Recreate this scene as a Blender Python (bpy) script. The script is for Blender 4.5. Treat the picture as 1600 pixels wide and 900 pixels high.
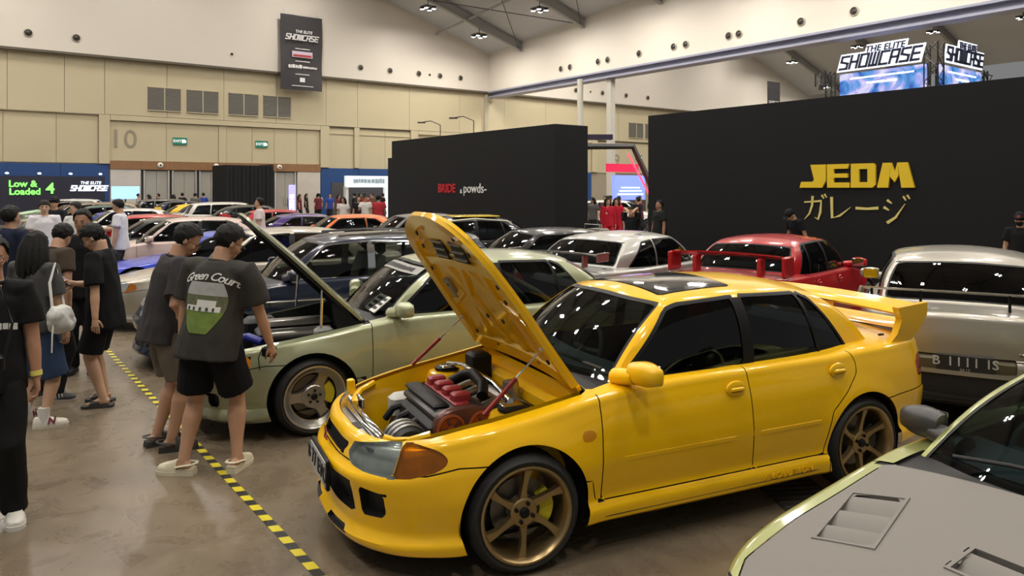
import bpy, math, random
import numpy as np
from mathutils import Vector, Matrix, noise
random.seed(7)
R = math.radians
SC = bpy.context.scene
COL = SC.collection
for _o in list(bpy.data.objects): bpy.data.objects.remove(_o)

# ------------------------------------------------------------------ camera, world, exposure
FPX, HOR, HC = 1165.0, 294.0, 2.02          # focal length (px of a 1600 frame), horizon row, eye height
cam_d = bpy.data.cameras.new('camera'); cam = bpy.data.objects.new('camera', cam_d); COL.objects.link(cam)
cam.location = (0, 0, HC); cam.rotation_euler = (R(90), 0, 0)
cam_d.sensor_width = 36; cam_d.lens = FPX / 1600 * 36; cam_d.shift_y = -(450 - HOR) / 1600
cam_d.clip_end = 400
SC.camera = cam
wd = bpy.data.worlds.new('hall_air'); SC.world = wd; wd.use_nodes = True
wd.node_tree.nodes['Background'].inputs[0].default_value = (.78, .79, .78, 1)
wd.node_tree.nodes['Background'].inputs[1].default_value = .26
SC.view_settings.view_transform = 'Standard'; SC.view_settings.look = 'None'
SC.view_settings.exposure = 0.0; SC.view_settings.gamma = 1.0; SC.view_settings.use_curve_mapping = False
BULB = 650.0      # emission of the high-bay lamp lenses

# ------------------------------------------------------------------ hall axes: A along the end wall, B along the side beam
AX = np.array((.801, .598)); BX = np.array((-.598, .801)); CORNER = np.array((-2.3, 62.15))
def hall(p, q):                     # p metres left of the corner along the end wall, q metres out from it
    v = CORNER - AX * p - BX * q
    return float(v[0]), float(v[1])
HALL_ANG = math.atan2(.598, .801)

# ------------------------------------------------------------------ materials
MATS = {}
def _nt(name):
    m = bpy.data.materials.new(name); m.use_nodes = True
    nt = m.node_tree; b = nt.nodes['Principled BSDF']
    return m, nt, b
def mat(name, col=(.5, .5, .5), rough=.5, metal=0, coat=0, spec=.5, emit=0, var=0, vscale=8, bump=0, bscale=60, alpha=1, sheen=0):
    if name in MATS: return MATS[name]
    m, nt, b = _nt(name)
    c = (*col, 1)
    b.inputs['Base Color'].default_value = c
    b.inputs['Roughness'].default_value = rough; b.inputs['Metallic'].default_value = metal
    b.inputs['Coat Weight'].default_value = coat; b.inputs['Coat Roughness'].default_value = .09
    b.inputs['Specular IOR Level'].default_value = spec
    if sheen: b.inputs['Sheen Weight'].default_value = sheen
    if emit:
        b.inputs['Emission Color'].default_value = c; b.inputs['Emission Strength'].default_value = emit
    if var or bump:
        tc = nt.nodes.new('ShaderNodeTexCoord')
        if var:
            n = nt.nodes.new('ShaderNodeTexNoise'); n.inputs['Scale'].default_value = vscale; n.inputs['Detail'].default_value = 5
            mx = nt.nodes.new('ShaderNodeMix'); mx.data_type = 'RGBA'
            mx.inputs[6].default_value = tuple(max(0, v * (1 - var)) for v in col) + (1,)
            mx.inputs[7].default_value = tuple(min(1, v * (1 + var)) for v in col) + (1,)
            nt.links.new(tc.outputs['Object'], n.inputs['Vector']); nt.links.new(n.outputs['Fac'], mx.inputs[0])
            nt.links.new(mx.outputs[2], b.inputs['Base Color'])
        if bump:
            n2 = nt.nodes.new('ShaderNodeTexNoise'); n2.inputs['Scale'].default_value = bscale; n2.inputs['Detail'].default_value = 4
            bp = nt.nodes.new('ShaderNodeBump'); bp.inputs['Strength'].default_value = bump; bp.inputs['Distance'].default_value = .01
            nt.links.new(tc.outputs['Object'], n2.inputs['Vector']); nt.links.new(n2.outputs['Fac'], bp.inputs['Height'])
            nt.links.new(bp.outputs[0], b.inputs['Normal'])
    MATS[name] = m
    return m
def paint(name, col, rough=.32, metal=0, coat=1.0):
    return mat(name, col, rough + .1, metal, coat * .9, spec=.18 if not metal else .4)
def glass(name, tint=(.25, .3, .3), fres=1.45, refl=1.0):
    if name in MATS: return MATS[name]
    m = bpy.data.materials.new(name); m.use_nodes = True; nt = m.node_tree; nt.nodes.clear()
    o = nt.nodes.new('ShaderNodeOutputMaterial'); t = nt.nodes.new('ShaderNodeBsdfTransparent'); g = nt.nodes.new('ShaderNodeBsdfGlossy')
    f = nt.nodes.new('ShaderNodeFresnel'); mx = nt.nodes.new('ShaderNodeMixShader')
    t.inputs[0].default_value = (*tint, 1); g.inputs[0].default_value = (refl, refl, refl, 1); g.inputs['Roughness'].default_value = .02
    f.inputs[0].default_value = fres
    nt.links.new(f.outputs[0], mx.inputs[0]); nt.links.new(t.outputs[0], mx.inputs[1]); nt.links.new(g.outputs[0], mx.inputs[2])
    nt.links.new(mx.outputs[0], o.inputs[0]); MATS[name] = m
    return m

# ------------------------------------------------------------------ mesh helpers
class MB:
    """collects boxes, tubes, lathes; build() links them as one mesh object"""
    def __init__(s): s.v = []; s.f = []
    def add(s, vs, fs):
        n = len(s.v); s.v += [tuple(map(float, v)) for v in vs]; s.f += [tuple(i + n for i in f) for f in fs]; return s
    def box(s, c, d, rz=0, M=None):
        hx, hy, hz = d[0] / 2, d[1] / 2, d[2] / 2; vs = []
        cr, sr = math.cos(rz), math.sin(rz)
        for z in (-hz, hz):
            for x, y in ((-hx, -hy), (hx, -hy), (hx, hy), (-hx, hy)):
                v = Vector((x * cr - y * sr + c[0], x * sr + y * cr + c[1], z + c[2])); vs.append(M @ v if M else v)
        return s.add(vs, [(3, 2, 1, 0), (4, 5, 6, 7), (0, 1, 5, 4), (1, 2, 6, 5), (2, 3, 7, 6), (3, 0, 4, 7)])
    def bbox(s, c, d, b=.01, rz=0):           # box with bevelled edges
        hx, hy, hz = d[0] / 2, d[1] / 2, d[2] / 2; b = min(b, hx * .9, hy * .9, hz * .9)
        cr, sr = math.cos(rz), math.sin(rz); rings = []
        for z, i in ((-hz, b), (-hz + b, 0), (hz - b, 0), (hz, b)):
            X, Y = hx - i, hy - i; k = b * .7 if i == 0 else b * .5
            pts = [(-X + k, -Y), (X - k, -Y), (X, -Y + k), (X, Y - k), (X - k, Y), (-X + k, Y), (-X, Y - k), (-X, -Y + k)]
            rings.append([(x * cr - y * sr + c[0], x * sr + y * cr + c[1], z + c[2]) for x, y in pts])
        return s.rings(rings)
    def rings(s, rings, cap=True, closed=True):
        n = len(rings[0]); vs = [p for r in rings for p in r]; fs = []
        for k in range(len(rings) - 1):
            for i in range(n if closed else n - 1):
                j = (i + 1) % n; fs.append((k * n + i, k * n + j, (k + 1) * n + j, (k + 1) * n + i))
        if cap: fs.append(tuple(range(n - 1, -1, -1))); fs.append(tuple(range((len(rings) - 1) * n, len(rings) * n)))
        return s.add(vs, fs)
    def tube(s, pts, rad, n=8, ry=None, ref=(0, 0, 1), cap=True):
        P = [Vector(p) for p in pts]; m = len(P); rs = rad if hasattr(rad, '__len__') else [rad] * m
        ys = ry if ry is not None else rs
        if not hasattr(ys, '__len__'): ys = [ys] * m
        rings = []; ref = Vector(ref); prev = None
        for i, p in enumerate(P):
            t = (P[min(i + 1, m - 1)] - P[max(i - 1, 0)]).normalized()
            u = ref - t * ref.dot(t)
            if u.length < .45 and prev is not None: u = prev - t * prev.dot(t)
            elif u.length < .45: u = Vector((1, 0, 0)) - t * t.x
            if u.length < 1e-3: u = Vector((0, 1, 0)) - t * t.y
            u.normalize(); prev = u; w = t.cross(u)
            rings.append([p + w * (rs[i] * math.cos(2 * math.pi * k / n)) + u * (ys[i] * math.sin(2 * math.pi * k / n)) for k in range(n)])
        return s.rings(rings, cap)
    def lathe(s, prof, n=24, axis='z', c=(0, 0, 0), cap=False, arc=None):      # prof (radius, along)
        rings = []
        for r, a in prof:
            ring = []
            for k in range(n):
                t = 2 * math.pi * k / n; x, y = r * math.cos(t), r * math.sin(t)
                p = {'z': (x, y, a), 'y': (y, a, x), 'x': (a, x, y)}[axis]
                ring.append((p[0] + c[0], p[1] + c[1], p[2] + c[2]))
            rings.append(ring)
        return s.rings(rings, cap)
    def ell(s, c, r, nu=12, nv=8, M=None):
        vs = []; fs = []
        for j in range(nv + 1):
            th = math.pi * j / nv
            for i in range(nu):
                ph = 2 * math.pi * i / nu
                v = Vector((r[0] * math.sin(th) * math.cos(ph), r[1] * math.sin(th) * math.sin(ph), r[2] * math.cos(th)))
                if M: v = M @ v
                vs.append(v + Vector(c))
        for j in range(nv):
            for i in range(nu):
                a = j * nu + i; b = j * nu + (i + 1) % nu
                fs.append((a, a + nu, b + nu, b))
        return s.add(vs, fs)
    def poly(s, pts, z0, z1, M=None):          # extruded polygon (x,y) from z0 to z1
        n = len(pts); vs = [Vector((x, y, z)) for z in (z0, z1) for x, y in pts]
        if M: vs = [M @ v for v in vs]
        ar = sum(pts[i][0] * pts[(i + 1) % n][1] - pts[(i + 1) % n][0] * pts[i][1] for i in range(n))
        a, b = tuple(range(n)), tuple(range(n, 2 * n))
        fs = [(i, (i + 1) % n, n + (i + 1) % n, n + i) for i in range(n)] + [a[::-1], b]
        if ar < 0: fs = [f[::-1] for f in fs]
        return s.add(vs, fs)
    def mesh(s, name, m=None, smooth=35):
        me = bpy.data.meshes.new(name); me.from_pydata(s.v, [], s.f)
        if m is not None: me.materials.append(m)
        fin(me, smooth); return me
    def build(s, name, m, parent=None, smooth=35, loc=None, rz=0):
        return put(name, s.mesh(name, m, smooth), parent, loc, rz)
def fin(me, smooth=35):
    me.validate(); me.update()
    if smooth:
        me.polygons.foreach_set('use_smooth', [True] * len(me.polygons))
        me.set_sharp_from_angle(angle=R(smooth))
def put(name, me, parent=None, loc=None, rz=0):
    o = bpy.data.objects.new(name, me); COL.objects.link(o)
    if parent is not None: o.parent = parent
    if loc is not None: o.location = loc
    if rz: o.rotation_euler = (0, 0, rz)
    return o
def tag(o, label=None, cat=None, group=None, kind=None):
    for k, v in (('label', label), ('category', cat), ('group', group), ('kind', kind)):
        if v: o[k] = v
    return o
def thing(name, label, cat, loc=(0, 0, 0), rz=0, group=None):
    o = bpy.data.objects.new(name, None); COL.objects.link(o); o.empty_display_size = .2
    o.location = loc; o.rotation_euler = (0, 0, rz)
    return tag(o, label, cat, group)
def copy_tree(o, parent=None):
    c = o.copy(); COL.objects.link(c); c.parent = parent
    for ch in o.children: copy_tree(ch, c)
    return c
BLOCK = dict(S=[[(1, 1), (0, 1), (0, .58), (1, .42), (1, 0), (0, 0)]], H=[[(0, 1), (0, 0)], [(0, .5), (1, .5)], [(1, 1), (1, 0)]], O=[[(0, 0), (0, 1), (1, 1), (1, 0), (0, 0)]], W=[[(0, 1), (0, 0), (1, 0), (1, 1)], [(.5, 1), (.5, 0)]],
             C=[[(1, 1), (0, 1), (0, 0), (1, 0)]], A=[[(0, 0), (0, 1), (1, 1), (1, 0)], [(0, .46), (1, .46)]], E=[[(1, 1), (0, 1), (0, 0), (1, 0)], [(0, .5), (.9, .5)]])
def block_mesh(body, size, depth, shear, bold, name, m, xs):
    """angular slanted lettering made of straight strokes"""
    mb = MB(); h = .72 * size; w = .46 * size; t = .065 * size + bold; adv = .66 * size; x0 = -(len(body) * adv - (adv - w)) / 2
    for i, ch in enumerate(body):
        for st in BLOCK[ch]:
            for (a, b), (c, d) in zip(st[:-1], st[1:]):
                ax, ay, bx_, by = x0 + i * adv + a * w, (b - .5) * h, x0 + i * adv + c * w, (d - .5) * h; l = math.hypot(bx_ - ax, by - ay); ux, uy = (bx_ - ax) / l * t, (by - ay) / l * t
                q = [(ax - ux - uy, ay - uy + ux), (ax - ux + uy, ay - uy - ux), (bx_ + ux + uy, by + uy - ux), (bx_ + ux - uy, by + uy + ux)]
                mb.poly([((x + shear * 1.2 * y) * xs, y) for x, y in q], -depth / 2, depth / 2)
    return mb.mesh(name, m, 0)
def marks(n, w, h, depth=.006, m=None, seed=1):
    """a row of small strokes for print too small to read"""
    rr = random.Random(seed); mb = MB(); x = -w / 2
    while x < w / 2:
        k = h * rr.uniform(.35, 1.0); mb.box((x + k / 2, rr.uniform(-.06, .06) * h, 0), (k * .8, h * rr.uniform(.75, 1), depth)); x += k
    return mb.mesh('small_print', m, 0)
def text_mesh(body, size=1.0, depth=.01, shear=0, bold=0, space=1.0, name='lettering', m=None, align='CENTER', xs=1.0, fn=None):
    if body == 'SHOWCASE': return block_mesh(body, size, max(depth, .004), shear, bold, name, m, xs)
    cu = bpy.data.curves.new(name, 'FONT'); cu.body = body; cu.size = size; cu.extrude = depth / 2; cu.shear = shear
    cu.offset = bold; cu.space_character = space; cu.align_x = align; cu.align_y = 'CENTER'; cu.resolution_u = 3
    ob = bpy.data.objects.new(name, cu); COL.objects.link(ob)
    dg = bpy.context.evaluated_depsgraph_get(); dg.update()
    me = bpy.data.meshes.new_from_object(ob.evaluated_get(dg)); bpy.data.objects.remove(ob); bpy.data.curves.remove(cu)
    me.name = name; me.materials.clear()
    if m: me.materials.append(m)
    for v in me.vertices:
        v.co.x *= xs
        if fn: v.co = fn(v.co)
    me.update(); return me
def ground(px, py): Y = HC * FPX / (py - HOR); return ((px - 800) / FPX * Y, Y)
def atpx(px, py, Y): return ((px - 800) / FPX * Y, Y, HC - (py - HOR) / FPX * Y)
# ================================================================== THE HALL
def bp(p, q, z): x, y = hall(p, q); return (x, y, z)
def gable(p):
    k = (p % 47.0); return .327 * min(k, 47 - k)
def roof_z(p, q): return 13.0 + min(.08 * max(q, 0), 1.25) + gable(p)
def hbox(mb, p0, p1, q0, q1, z0, z1):          # box given in hall coordinates
    pm, qm = (p0 + p1) / 2, (q0 + q1) / 2; x, y = hall(pm, qm)
    return mb.box((x, y, (z0 + z1) / 2), (abs(p1 - p0), abs(q1 - q0), abs(z1 - z0)), HALL_ANG)
def struct(name, mb, m, parent=None, smooth=0):
    o = mb.build(name, m, parent, smooth)
    if parent is None: o['kind'] = 'structure'
    return o

def floor_mat():
    m, nt, b = _nt('polished_concrete'); N = nt.nodes; L = nt.links
    tc = N.new('ShaderNodeTexCoord')
    def noise_(sc, det, rough=.6, dist=0):
        n = N.new('ShaderNodeTexNoise'); n.inputs['Scale'].default_value = sc; n.inputs['Detail'].default_value = det
        n.inputs['Roughness'].default_value = rough; n.inputs['Distortion'].default_value = dist; L.new(tc.outputs['Object'], n.inputs['Vector']); return n
    def ramp(src, a, b_, p0=.3, p1=.7):
        r = N.new('ShaderNodeValToRGB'); r.color_ramp.elements[0].position = p0; r.color_ramp.elements[1].position = p1
        r.color_ramp.elements[0].color = (*a, 1); r.color_ramp.elements[1].color = (*b_, 1); L.new(src, r.inputs[0]); return r
    n1 = noise_(.55, 6, .62, .6); n2 = noise_(3.2, 8, .7, 1.2); n3 = noise_(26, 6, .7)
    r1 = ramp(n1.outputs['Fac'], (.125, .097, .064), (.225, .18, .125), .35, .68)
    r2 = ramp(n2.outputs['Fac'], (.74, .72, .69), (1.08, 1.06, 1.03), .3, .7)
    mx = N.new('ShaderNodeMix'); mx.data_type = 'RGBA'; mx.blend_type = 'MULTIPLY'; mx.inputs[0].default_value = .8
    L.new(r1.outputs[0], mx.inputs[6]); L.new(r2.outputs[0], mx.inputs[7]); L.new(mx.outputs[2], b.inputs['Base Color'])
    mr = N.new('ShaderNodeMapRange'); mr.inputs[3].default_value = .16; mr.inputs[4].default_value = .42
    L.new(n2.outputs['Fac'], mr.inputs[0]); L.new(mr.outputs[0], b.inputs['Roughness'])
    bmp = N.new('ShaderNodeBump'); bmp.inputs['Strength'].default_value = .05; bmp.inputs['Distance'].default_value = .02
    L.new(n3.outputs['Fac'], bmp.inputs['Height']); L.new(bmp.outputs[0], b.inputs['Normal'])
    b.inputs['Specular IOR Level'].default_value = .6
    return m
fm = MB()
for i in range(5):          # cast bays with sawn joints between
    for j in range(6):
        hbox(fm, -60 + i * 24, -60 + i * 24 + 23.985, -4 + j * 13, -4 + j * 13 + 12.985, -.3, 0)
struct('floor', fm, floor_mat())
tr = MB(); hbox(tr, -60, 60, -4, 74, -.34, -.012); struct('floor_joint', tr, mat('joint_filler', (.05, .045, .04), .8))

beige = mat('beige_panel', (.50, .435, .285), .6, var=.05, vscale=.4)
beige2 = mat('beige_recess', (.49, .425, .275), .6, var=.05, vscale=.5)
white = mat('bulkhead_white', (.63, .585, .51), .6, var=.03, vscale=.3)
steel = mat('roof_steel', (.30, .30, .29), .5)
# end wall, lower part: backing plus individual panels standing proud of it
we = MB(); hbox(we, 50, -75, 0, -.5, 0, 10.2); WE = struct('wall_end', we, mat('wall_shadow_gap', (.30, .26, .19), .8))
def panel(p0, p1, z0, z1, m, q=.10, name='wall_panel', gap=.012):
    mb = MB(); hbox(mb, p0 - gap, p1 + gap, 0, q, z0 + gap, z1 - gap)
    return mb.build(name, m, WE, 0)
upper = [50, 45.3, 40.5, 36, 33.0, 30.2, 28.1, 24.6, 21.1, 17.6, 14.0, 11.55, 7.2, 2.6, -1.9, -6.4, -10.9, -15.4, -20, -25, -31, -38, -46, -56, -66, -75]
for a, b in zip(upper[:-1], upper[1:]): panel(a, b, 6.5, 10, beige, .22)
for a, b, z1 in ((28.42, 27.8, 6.5), (14.4, 13.72, 6.5), (11.78, 11.36, 6.5), (7.06, 6.4, 6.5), (-12, -12.7, 6.5), (-26, -26.7, 6.5), (-40, -41, 6.5)): panel(a, b, 3.5, z1, beige, .22)
panel(27.8, 14.4, 6.16, 6.5, beige, .22); panel(50, 28.42, 6.47, 6.5, beige, .22, gap=0); panel(6.4, -12, 6.2, 6.5, beige, .22)
for a, b in ((50, 46), (46, 41), (41, 37), (37, 33.2), (33.2, 30.6), (30.6, 28.42), (27.8, 24.6), (24.6, 21.4), (20.9, 19.2), (19.2, 17.7), (17.7, 16.1), (16.1, 14.4)):
    panel(a, b, 3.7 if a <= 27.8 else 3.52, 6.16 if a <= 27.8 else 6.47, beige2, .06)
panel(21.4, 20.9, 3.7, 6.16, beige, .1)
for a, b in ((13.72, 11.78), (11.36, 9.2), (9.2, 7.06), (6.4, 2), (2, -3), (-3, -7.5), (-7.5, -12), (-12.7, -17), (-17, -21.5), (-21.5, -26), (-26.7, -33), (-33, -40), (-41, -50), (-50, -75)):
    panel(a, b, 3.45, 6.35, beige2, .06)
for a, b in ((13.72, 11.78), (11.36, 7.06)): panel(a, b, 5.95, 6.02, beige, .12, 'panel_rail', 0)
blue = mat('blue_panel', (.012, .055, .19), .5)
for a, b in ((50, 44), (44, 38), (38, 33), (33, 30.4), (30.4, 27.85), (14.35, 11.4), (11.4, 8), (8, 4), (4, 0), (-2, -12), (-21, -30), (-30, -40)): panel(a, b, 0, 3.48, blue, .12, 'blue_panel')
wood = mat('lintel_wood', (.25, .125, .052), .45, var=.2, vscale=2)
for i in range(8): panel(27.8 - i * 1.675, 27.8 - (i + 1) * 1.675, 3.18, 3.70, wood, .24, 'lintel_board', .004)
marble = mat('pale_marble', (.55, .50, .44), .25, var=.14, vscale=1.3)
panel(27.8, 26.1, 0, 3.18, marble, .2, 'stone_facing'); panel(16.1, 14.4, 0, 3.18, marble, .2, 'stone_facing')
doorg = mat('door_grey', (.33, .31, .27), .45); dark = mat('dark_void', (.012, .012, .013), .7); alu = mat('aluminium', (.62, .61, .58), .35, .6)
dn = 0
for k in range(6):            # six double door leaves with frames under the lintel
    a = 26.0 - k * 1.65
    dn += 1
    d = MB(); hbox(d, a - .18, a - .80, 0, .08, 0, 3.1); hbox(d, a - .82, a - 1.45, 0, .08, 0, 3.1)
    D = d.build('door_%d' % dn, doorg, None, 0); D['kind'] = 'structure'
    d = MB(); hbox(d, a - 1.47, a - 1.56, 0, .16, 0, 3.15); hbox(d, a - .06, a - .15, 0, .16, 0, 3.15); d.build('door_frame', alu, D, 0)
    d = MB(); hbox(d, a - .72, a - .77, .08, .14, .9, 1.5); hbox(d, a - .85, a - .9, .08, .14, .9, 1.5); d.build('door_handle', alu, D, 0)
    d = MB(); hbox(d, a + .02, a - .10, 0, .12, 0, 3.15); d.build('dark_jamb', dark, D, 0)
# lamps on the lintel
for p in (25.0, 21.6, 17.4):
    x, y = hall(p, .24); t = thing('lintel_camera', 'white dome camera on the wooden lintel above the hall doors', 'camera', (x, y, 3.47), HALL_ANG, 'dome cameras along the lintel')
    MB().lathe([(.001, .16), (.09, .15), (.16, .08), (.17, 0)], 14, 'y', (0, 0, 0)).build('dome_housing', mat('lamp_white', (.8, .78, .72), .4), t).scale = (1, -1, 1)
    MB().ell((0, -.15, 0), (.06, .05, .06)).build('lens', dark, t)
# louvre grilles
lou = mat('louvre_grey', (.30, .285, .25), .5); loud = mat('louvre_dark', (.16, .15, .135), .7)
for p0, p1 in ((25.72, 23.78), (23.42, 21.46), (20.8, 18.84), (18.5, 16.58), (-16.8, -18.75), (-19.1, -21.0)):
    x, y = hall((p0 + p1) / 2, .22); w = p0 - p1
    side = 'above the numbered doors' if p0 > 0 else 'on the far wall beyond the beam'
    ll = {25.72: 'grey wall louvre above the exit sign nearer the number 10', 23.42: 'grey wall louvre second from the number 10', 20.8: 'grey wall louvre third from the number 10', 18.5: 'grey wall louvre closest to the hanging banner', -16.8: 'grey wall louvre nearer the number 9', -19.1: 'grey wall louvre half hidden by the tall yellow-lettered wall'}[p0]
    t = thing('louvre_grille', ll, 'vent', (x, y, 6.88), HALL_ANG, 'wall louvres ' + side)
    MB().box((0, -.01, .75), (w, .04, 1.5)).build('backing', loud, t, 0)
    for sx in (-1, 1):
        m_ = MB()
        for i in range(24): m_.box((sx * w / 4, -.055, .04 + i * .0617), (w / 2 - .06, .05, .022))
        m_.build('louvre_leaf', lou, t, 0)
    MB().box((0, -.05, .75), (.06, .08, 1.5)).box((0, -.05, 1.48), (w, .08, .05)).box((0, -.05, .02), (w, .08, .05)).build('frame', beige, t, 0)
# number 10 / 9 on the wall
numm = mat('number_grey', (.27, .235, .165), .6)
def wall_text(body, p, z, size, m, q=.07, name='wall_number', **k):
    x, y = hall(p, q); me = text_mesh(body, size, .02, m=m, name=name, **k)
    o = put(name, me, None, (x, y, z)); o.rotation_euler = (R(90), 0, HALL_ANG); return o
tag(wall_text('10', 27.07, 5.0, 1.62, numm, .08, bold=.002), 'large grey number 10 on the beige hall wall', 'number')
tag(wall_text('9', -15.3, 4.6, 1.7, numm, .08, bold=.002), 'large grey number 9 on the far beige wall', 'number')
grn = mat('exit_green', (.01, .16, .10), .4, emit=.25); wht = mat('sign_white', (.8, .85, .82), .4, emit=.6)
for p, z, l in ((23.8, 5.03, 'green exit sign nearer the number 10 on the beige wall'), (18.57, 5.02, 'green exit sign on the beige wall above the second door bay'), (-18.3, 5.0, 'green exit sign beside the number 9')):
    x, y = hall(p, .07); t = thing('exit_sign', l, 'sign', (x, y, z), HALL_ANG)
    MB().box((0, -.04, 0), (.84, .08, .46)).build('sign_box', grn, t, 0)
    o = put('lettering', text_mesh('EXIT', .24, .01, m=wht, bold=.004), t, (-.17, -.09, .0)); o.rotation_euler = (R(90), 0, 0)
    m_ = MB().box((.2, -.085, 0), (.2, .01, .22)); m_.ell((.335, -.085, .05), (.03, .01, .03)); m_.box((.335, -.085, -.04), (.07, .01, .1)); m_.build('pictogram', wht, t, 0)
# bulkheads
b = MB(); vs = []
P = [50, 40, 30, 23.5, 12, 0, -.8, -12, -23.5, -35, -47, -60, -75]
for p in P:
    for z in (10.0, roof_z(p, .6) + .3): vs += [bp(p, .6, z), bp(p, -.2, z)]
fs = []
for i in range(len(P) - 1):
    a = i * 4; c = a + 4
    fs += [(a, c, c + 2, a + 2), (a + 1, a + 3, c + 3, c + 1), (a, a + 1, c + 1, c), (a + 2, c + 2, c + 3, a + 3)]
b.add(vs, fs); struct('wall_bulkhead_end', b, white)
s = MB(); hbox(s, 50, -75, .62, .40, 9.86, 10.0); struct('trim_1', s, mat('soffit_dark', (.10, .085, .06), .7))
b = MB(); Q = [0.6, 6, 13, 16, 30, 50, 62]; vs = []; fs = []
for q in Q:
    for z in (10.0, roof_z(0, q) + .3): vs += [bp(0, q, z), bp(-.8, q, z)]
for i in range(len(Q) - 1):
    a = i * 4; c = a + 4
    fs += [(a, c, c + 2, a + 2), (a + 1, a + 3, c + 3, c + 1), (a, a + 1, c + 1, c), (a + 2, c + 2, c + 3, a + 3)]
b.add(vs, fs); struct('wall_bulkhead_side', b, white)
bs = mat('beam_steel', (.30, .31, .40), .4, .3)
t = MB(); hbox(t, .08, -1.0, .6, 62, 9.88, 10.0); hbox(t, -.25, -.55, .6, 62, 9.60, 9.88); hbox(t, .02, -.92, .6, 62, 9.48, 9.60); struct('trim_2', t, bs)
t = MB(); hbox(t, .25, -.05, .05, .45, 0, 10); struct('trim_3', t, mat('column_beige', (.40, .36, .27), .5))
for p, q, w, r in ((.45, 12.4, .42, 1), (-.45, 14.5, .44, 0)):
    x, y = hall(p, q); m_ = MB()
    if r: m_.lathe([(w / 2, 0), (w / 2, 9.6)], 20, 'z', cap=True); m_.lathe([(w / 2 + .06, 0), (w / 2 + .06, .25), (w / 2, .3)], 20)
    else: m_.bbox((0, 0, 4.75), (w, w, 9.5), .03); m_.bbox((0, 0, .15), (w + .12, w + .12, .3), .02)
    o = m_.build('column_round' if r else 'column_square', mat('column_grey', (.42, .40, .34), .45), None, 35, (x, y, 0), HALL_ANG)
    tag(o, 'round pale grey hall column under the beam' if r else 'square grey hall column behind the round one', 'column')
# air nozzles on both bulkheads
noz = mat('nozzle_dark', (.03, .024, .018), .5); nozr = mat('nozzle_ring', (.42, .38, .31), .5)
def nozzle(p, q, z, r, side, ang):
    p, q = (p, q + .07) if q == .6 else (p + .07, q); x, y = hall(p, q); lab = 'round dark air nozzle on the white %s bulkhead' % side
    if r < .12: lab = 'small round dark air nozzle on the white %s bulkhead' % side
    t = thing('air_nozzle', lab, 'air nozzle', (x, y, z), ang, lab.replace('round dark air nozzle', 'round nozzles'))
    MB().lathe([(r * 1.25, .06), (r * 1.25, .02), (r, .0), (r, .04)], 18, 'y').build('rim', nozr, t)
    MB().lathe([(r, .01), (r * .85, .04), (r * .4, .0), (.001, -.02)], 18, 'y').build('jet', noz, t)
for p, r in ((32.02, .19), (29.64, .19), (20.71, .08), (11.49, .19), (9.09, .19), (6.61, .19), (5.64, .08), (4.7, .19), (2.78, .19), (40, .19)): nozzle(p, .6, 10.88, r, 'end', HALL_ANG)
for p, r in ((-9.6, .19), (-11.4, .08), (-12.9, .19), (-16, .19), (-19, .19)): nozzle(p, .6, 10.88, r, 'far hall', HALL_ANG)
for q in (9.84, 10.83, 13.75, 14.69, 17.58, 20.46, 21.41, 24.53, 25.22, 29.06, 31.93, 38): nozzle(0, q, 10.7, .19, 'side', HALL_ANG - R(90))
# roof, rafters, purlins, ties
P = [48, 40, 32, 23.5, 16, 8, 0, -8, -16, -23.5, -32, -40, -47, -56, -66, -75]; Q = [-.5, 4, 8, 12, 15.6, 30, 45, 66]
rv = [bp(p, q, roof_z(p, q)) for p in P for q in Q] + [bp(p, q, roof_z(p, q) + .25) for p in P for q in Q]
nq = len(Q); n0 = len(P) * nq; rf = []
for i in range(len(P) - 1):
    for j in range(nq - 1):
        a = i * nq + j; rf += [(a, a + 1, a + nq + 1, a + nq), (n0 + a, n0 + a + nq, n0 + a + nq + 1, n0 + a + 1)]
b = MB(); b.add(rv, rf); struct('ceiling', b, mat('roof_sheet', (.52, .54, .56), .6, var=.05, vscale=.3))  # faint blue of the far hall's LED glow is put into the sheet colour
RAFT = [5.1 + 7.2 * k for k in range(8)]
def rafter(pa, pb, q):
    m_ = MB(); n = 8
    for zz, w, h in ((-.12, .30, .05), (-.42, .07, .6), (-.74, .30, .05)):
        ring = []
        for i in range(n + 1):
            p = pa + (pb - pa) * i / n; z = roof_z(p, q) + zz
            x, y = hall(p, q); u = BX * w / 2
            ring.append([(x - u[0], y - u[1], z - h / 2), (x + u[0], y + u[1], z - h / 2), (x + u[0], y + u[1], z + h / 2), (x - u[0], y - u[1], z + h / 2)])
        m_.rings(ring)
    return m_
i_ = 0
for q in RAFT:
    for pa, pb in ((.02, 23.4), (23.6, 46.9), (-.85, -23.4), (-23.6, -46.9)):
        if q > 40 and pa < 0: continue
        o = rafter(pa, pb, q).build('roof_rafter', steel, None, 0); tag(o, kind='structure')
for p in (5.0, 11.5, 17.5, 30, 37, -5, -11.5, -17.5, -30):
    m_ = MB(); n = 10; m_.tube([bp(p, .6 + 50 * i / n, roof_z(p, .6 + 50 * i / n) - .55) for i in range(n + 1)], .10, 4); tag(m_.build('roof_purlin', steel, None, 0), kind='structure')
tie = mat('tie_rod', (.05, .05, .05), .5)
for j in range(5):
    for p0, p1 in ((.3, 8), (8, .3), (-.9, -9), (-9, -.9)):
        m_ = MB(); m_.tube([bp(p0, RAFT[j], roof_z(p0, RAFT[j]) - .6), bp(p1, RAFT[j + 1], roof_z(p1, RAFT[j + 1]) - .6)], .03, 5); tag(m_.build('roof_tie', tie, None, 0), kind='structure')
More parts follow.
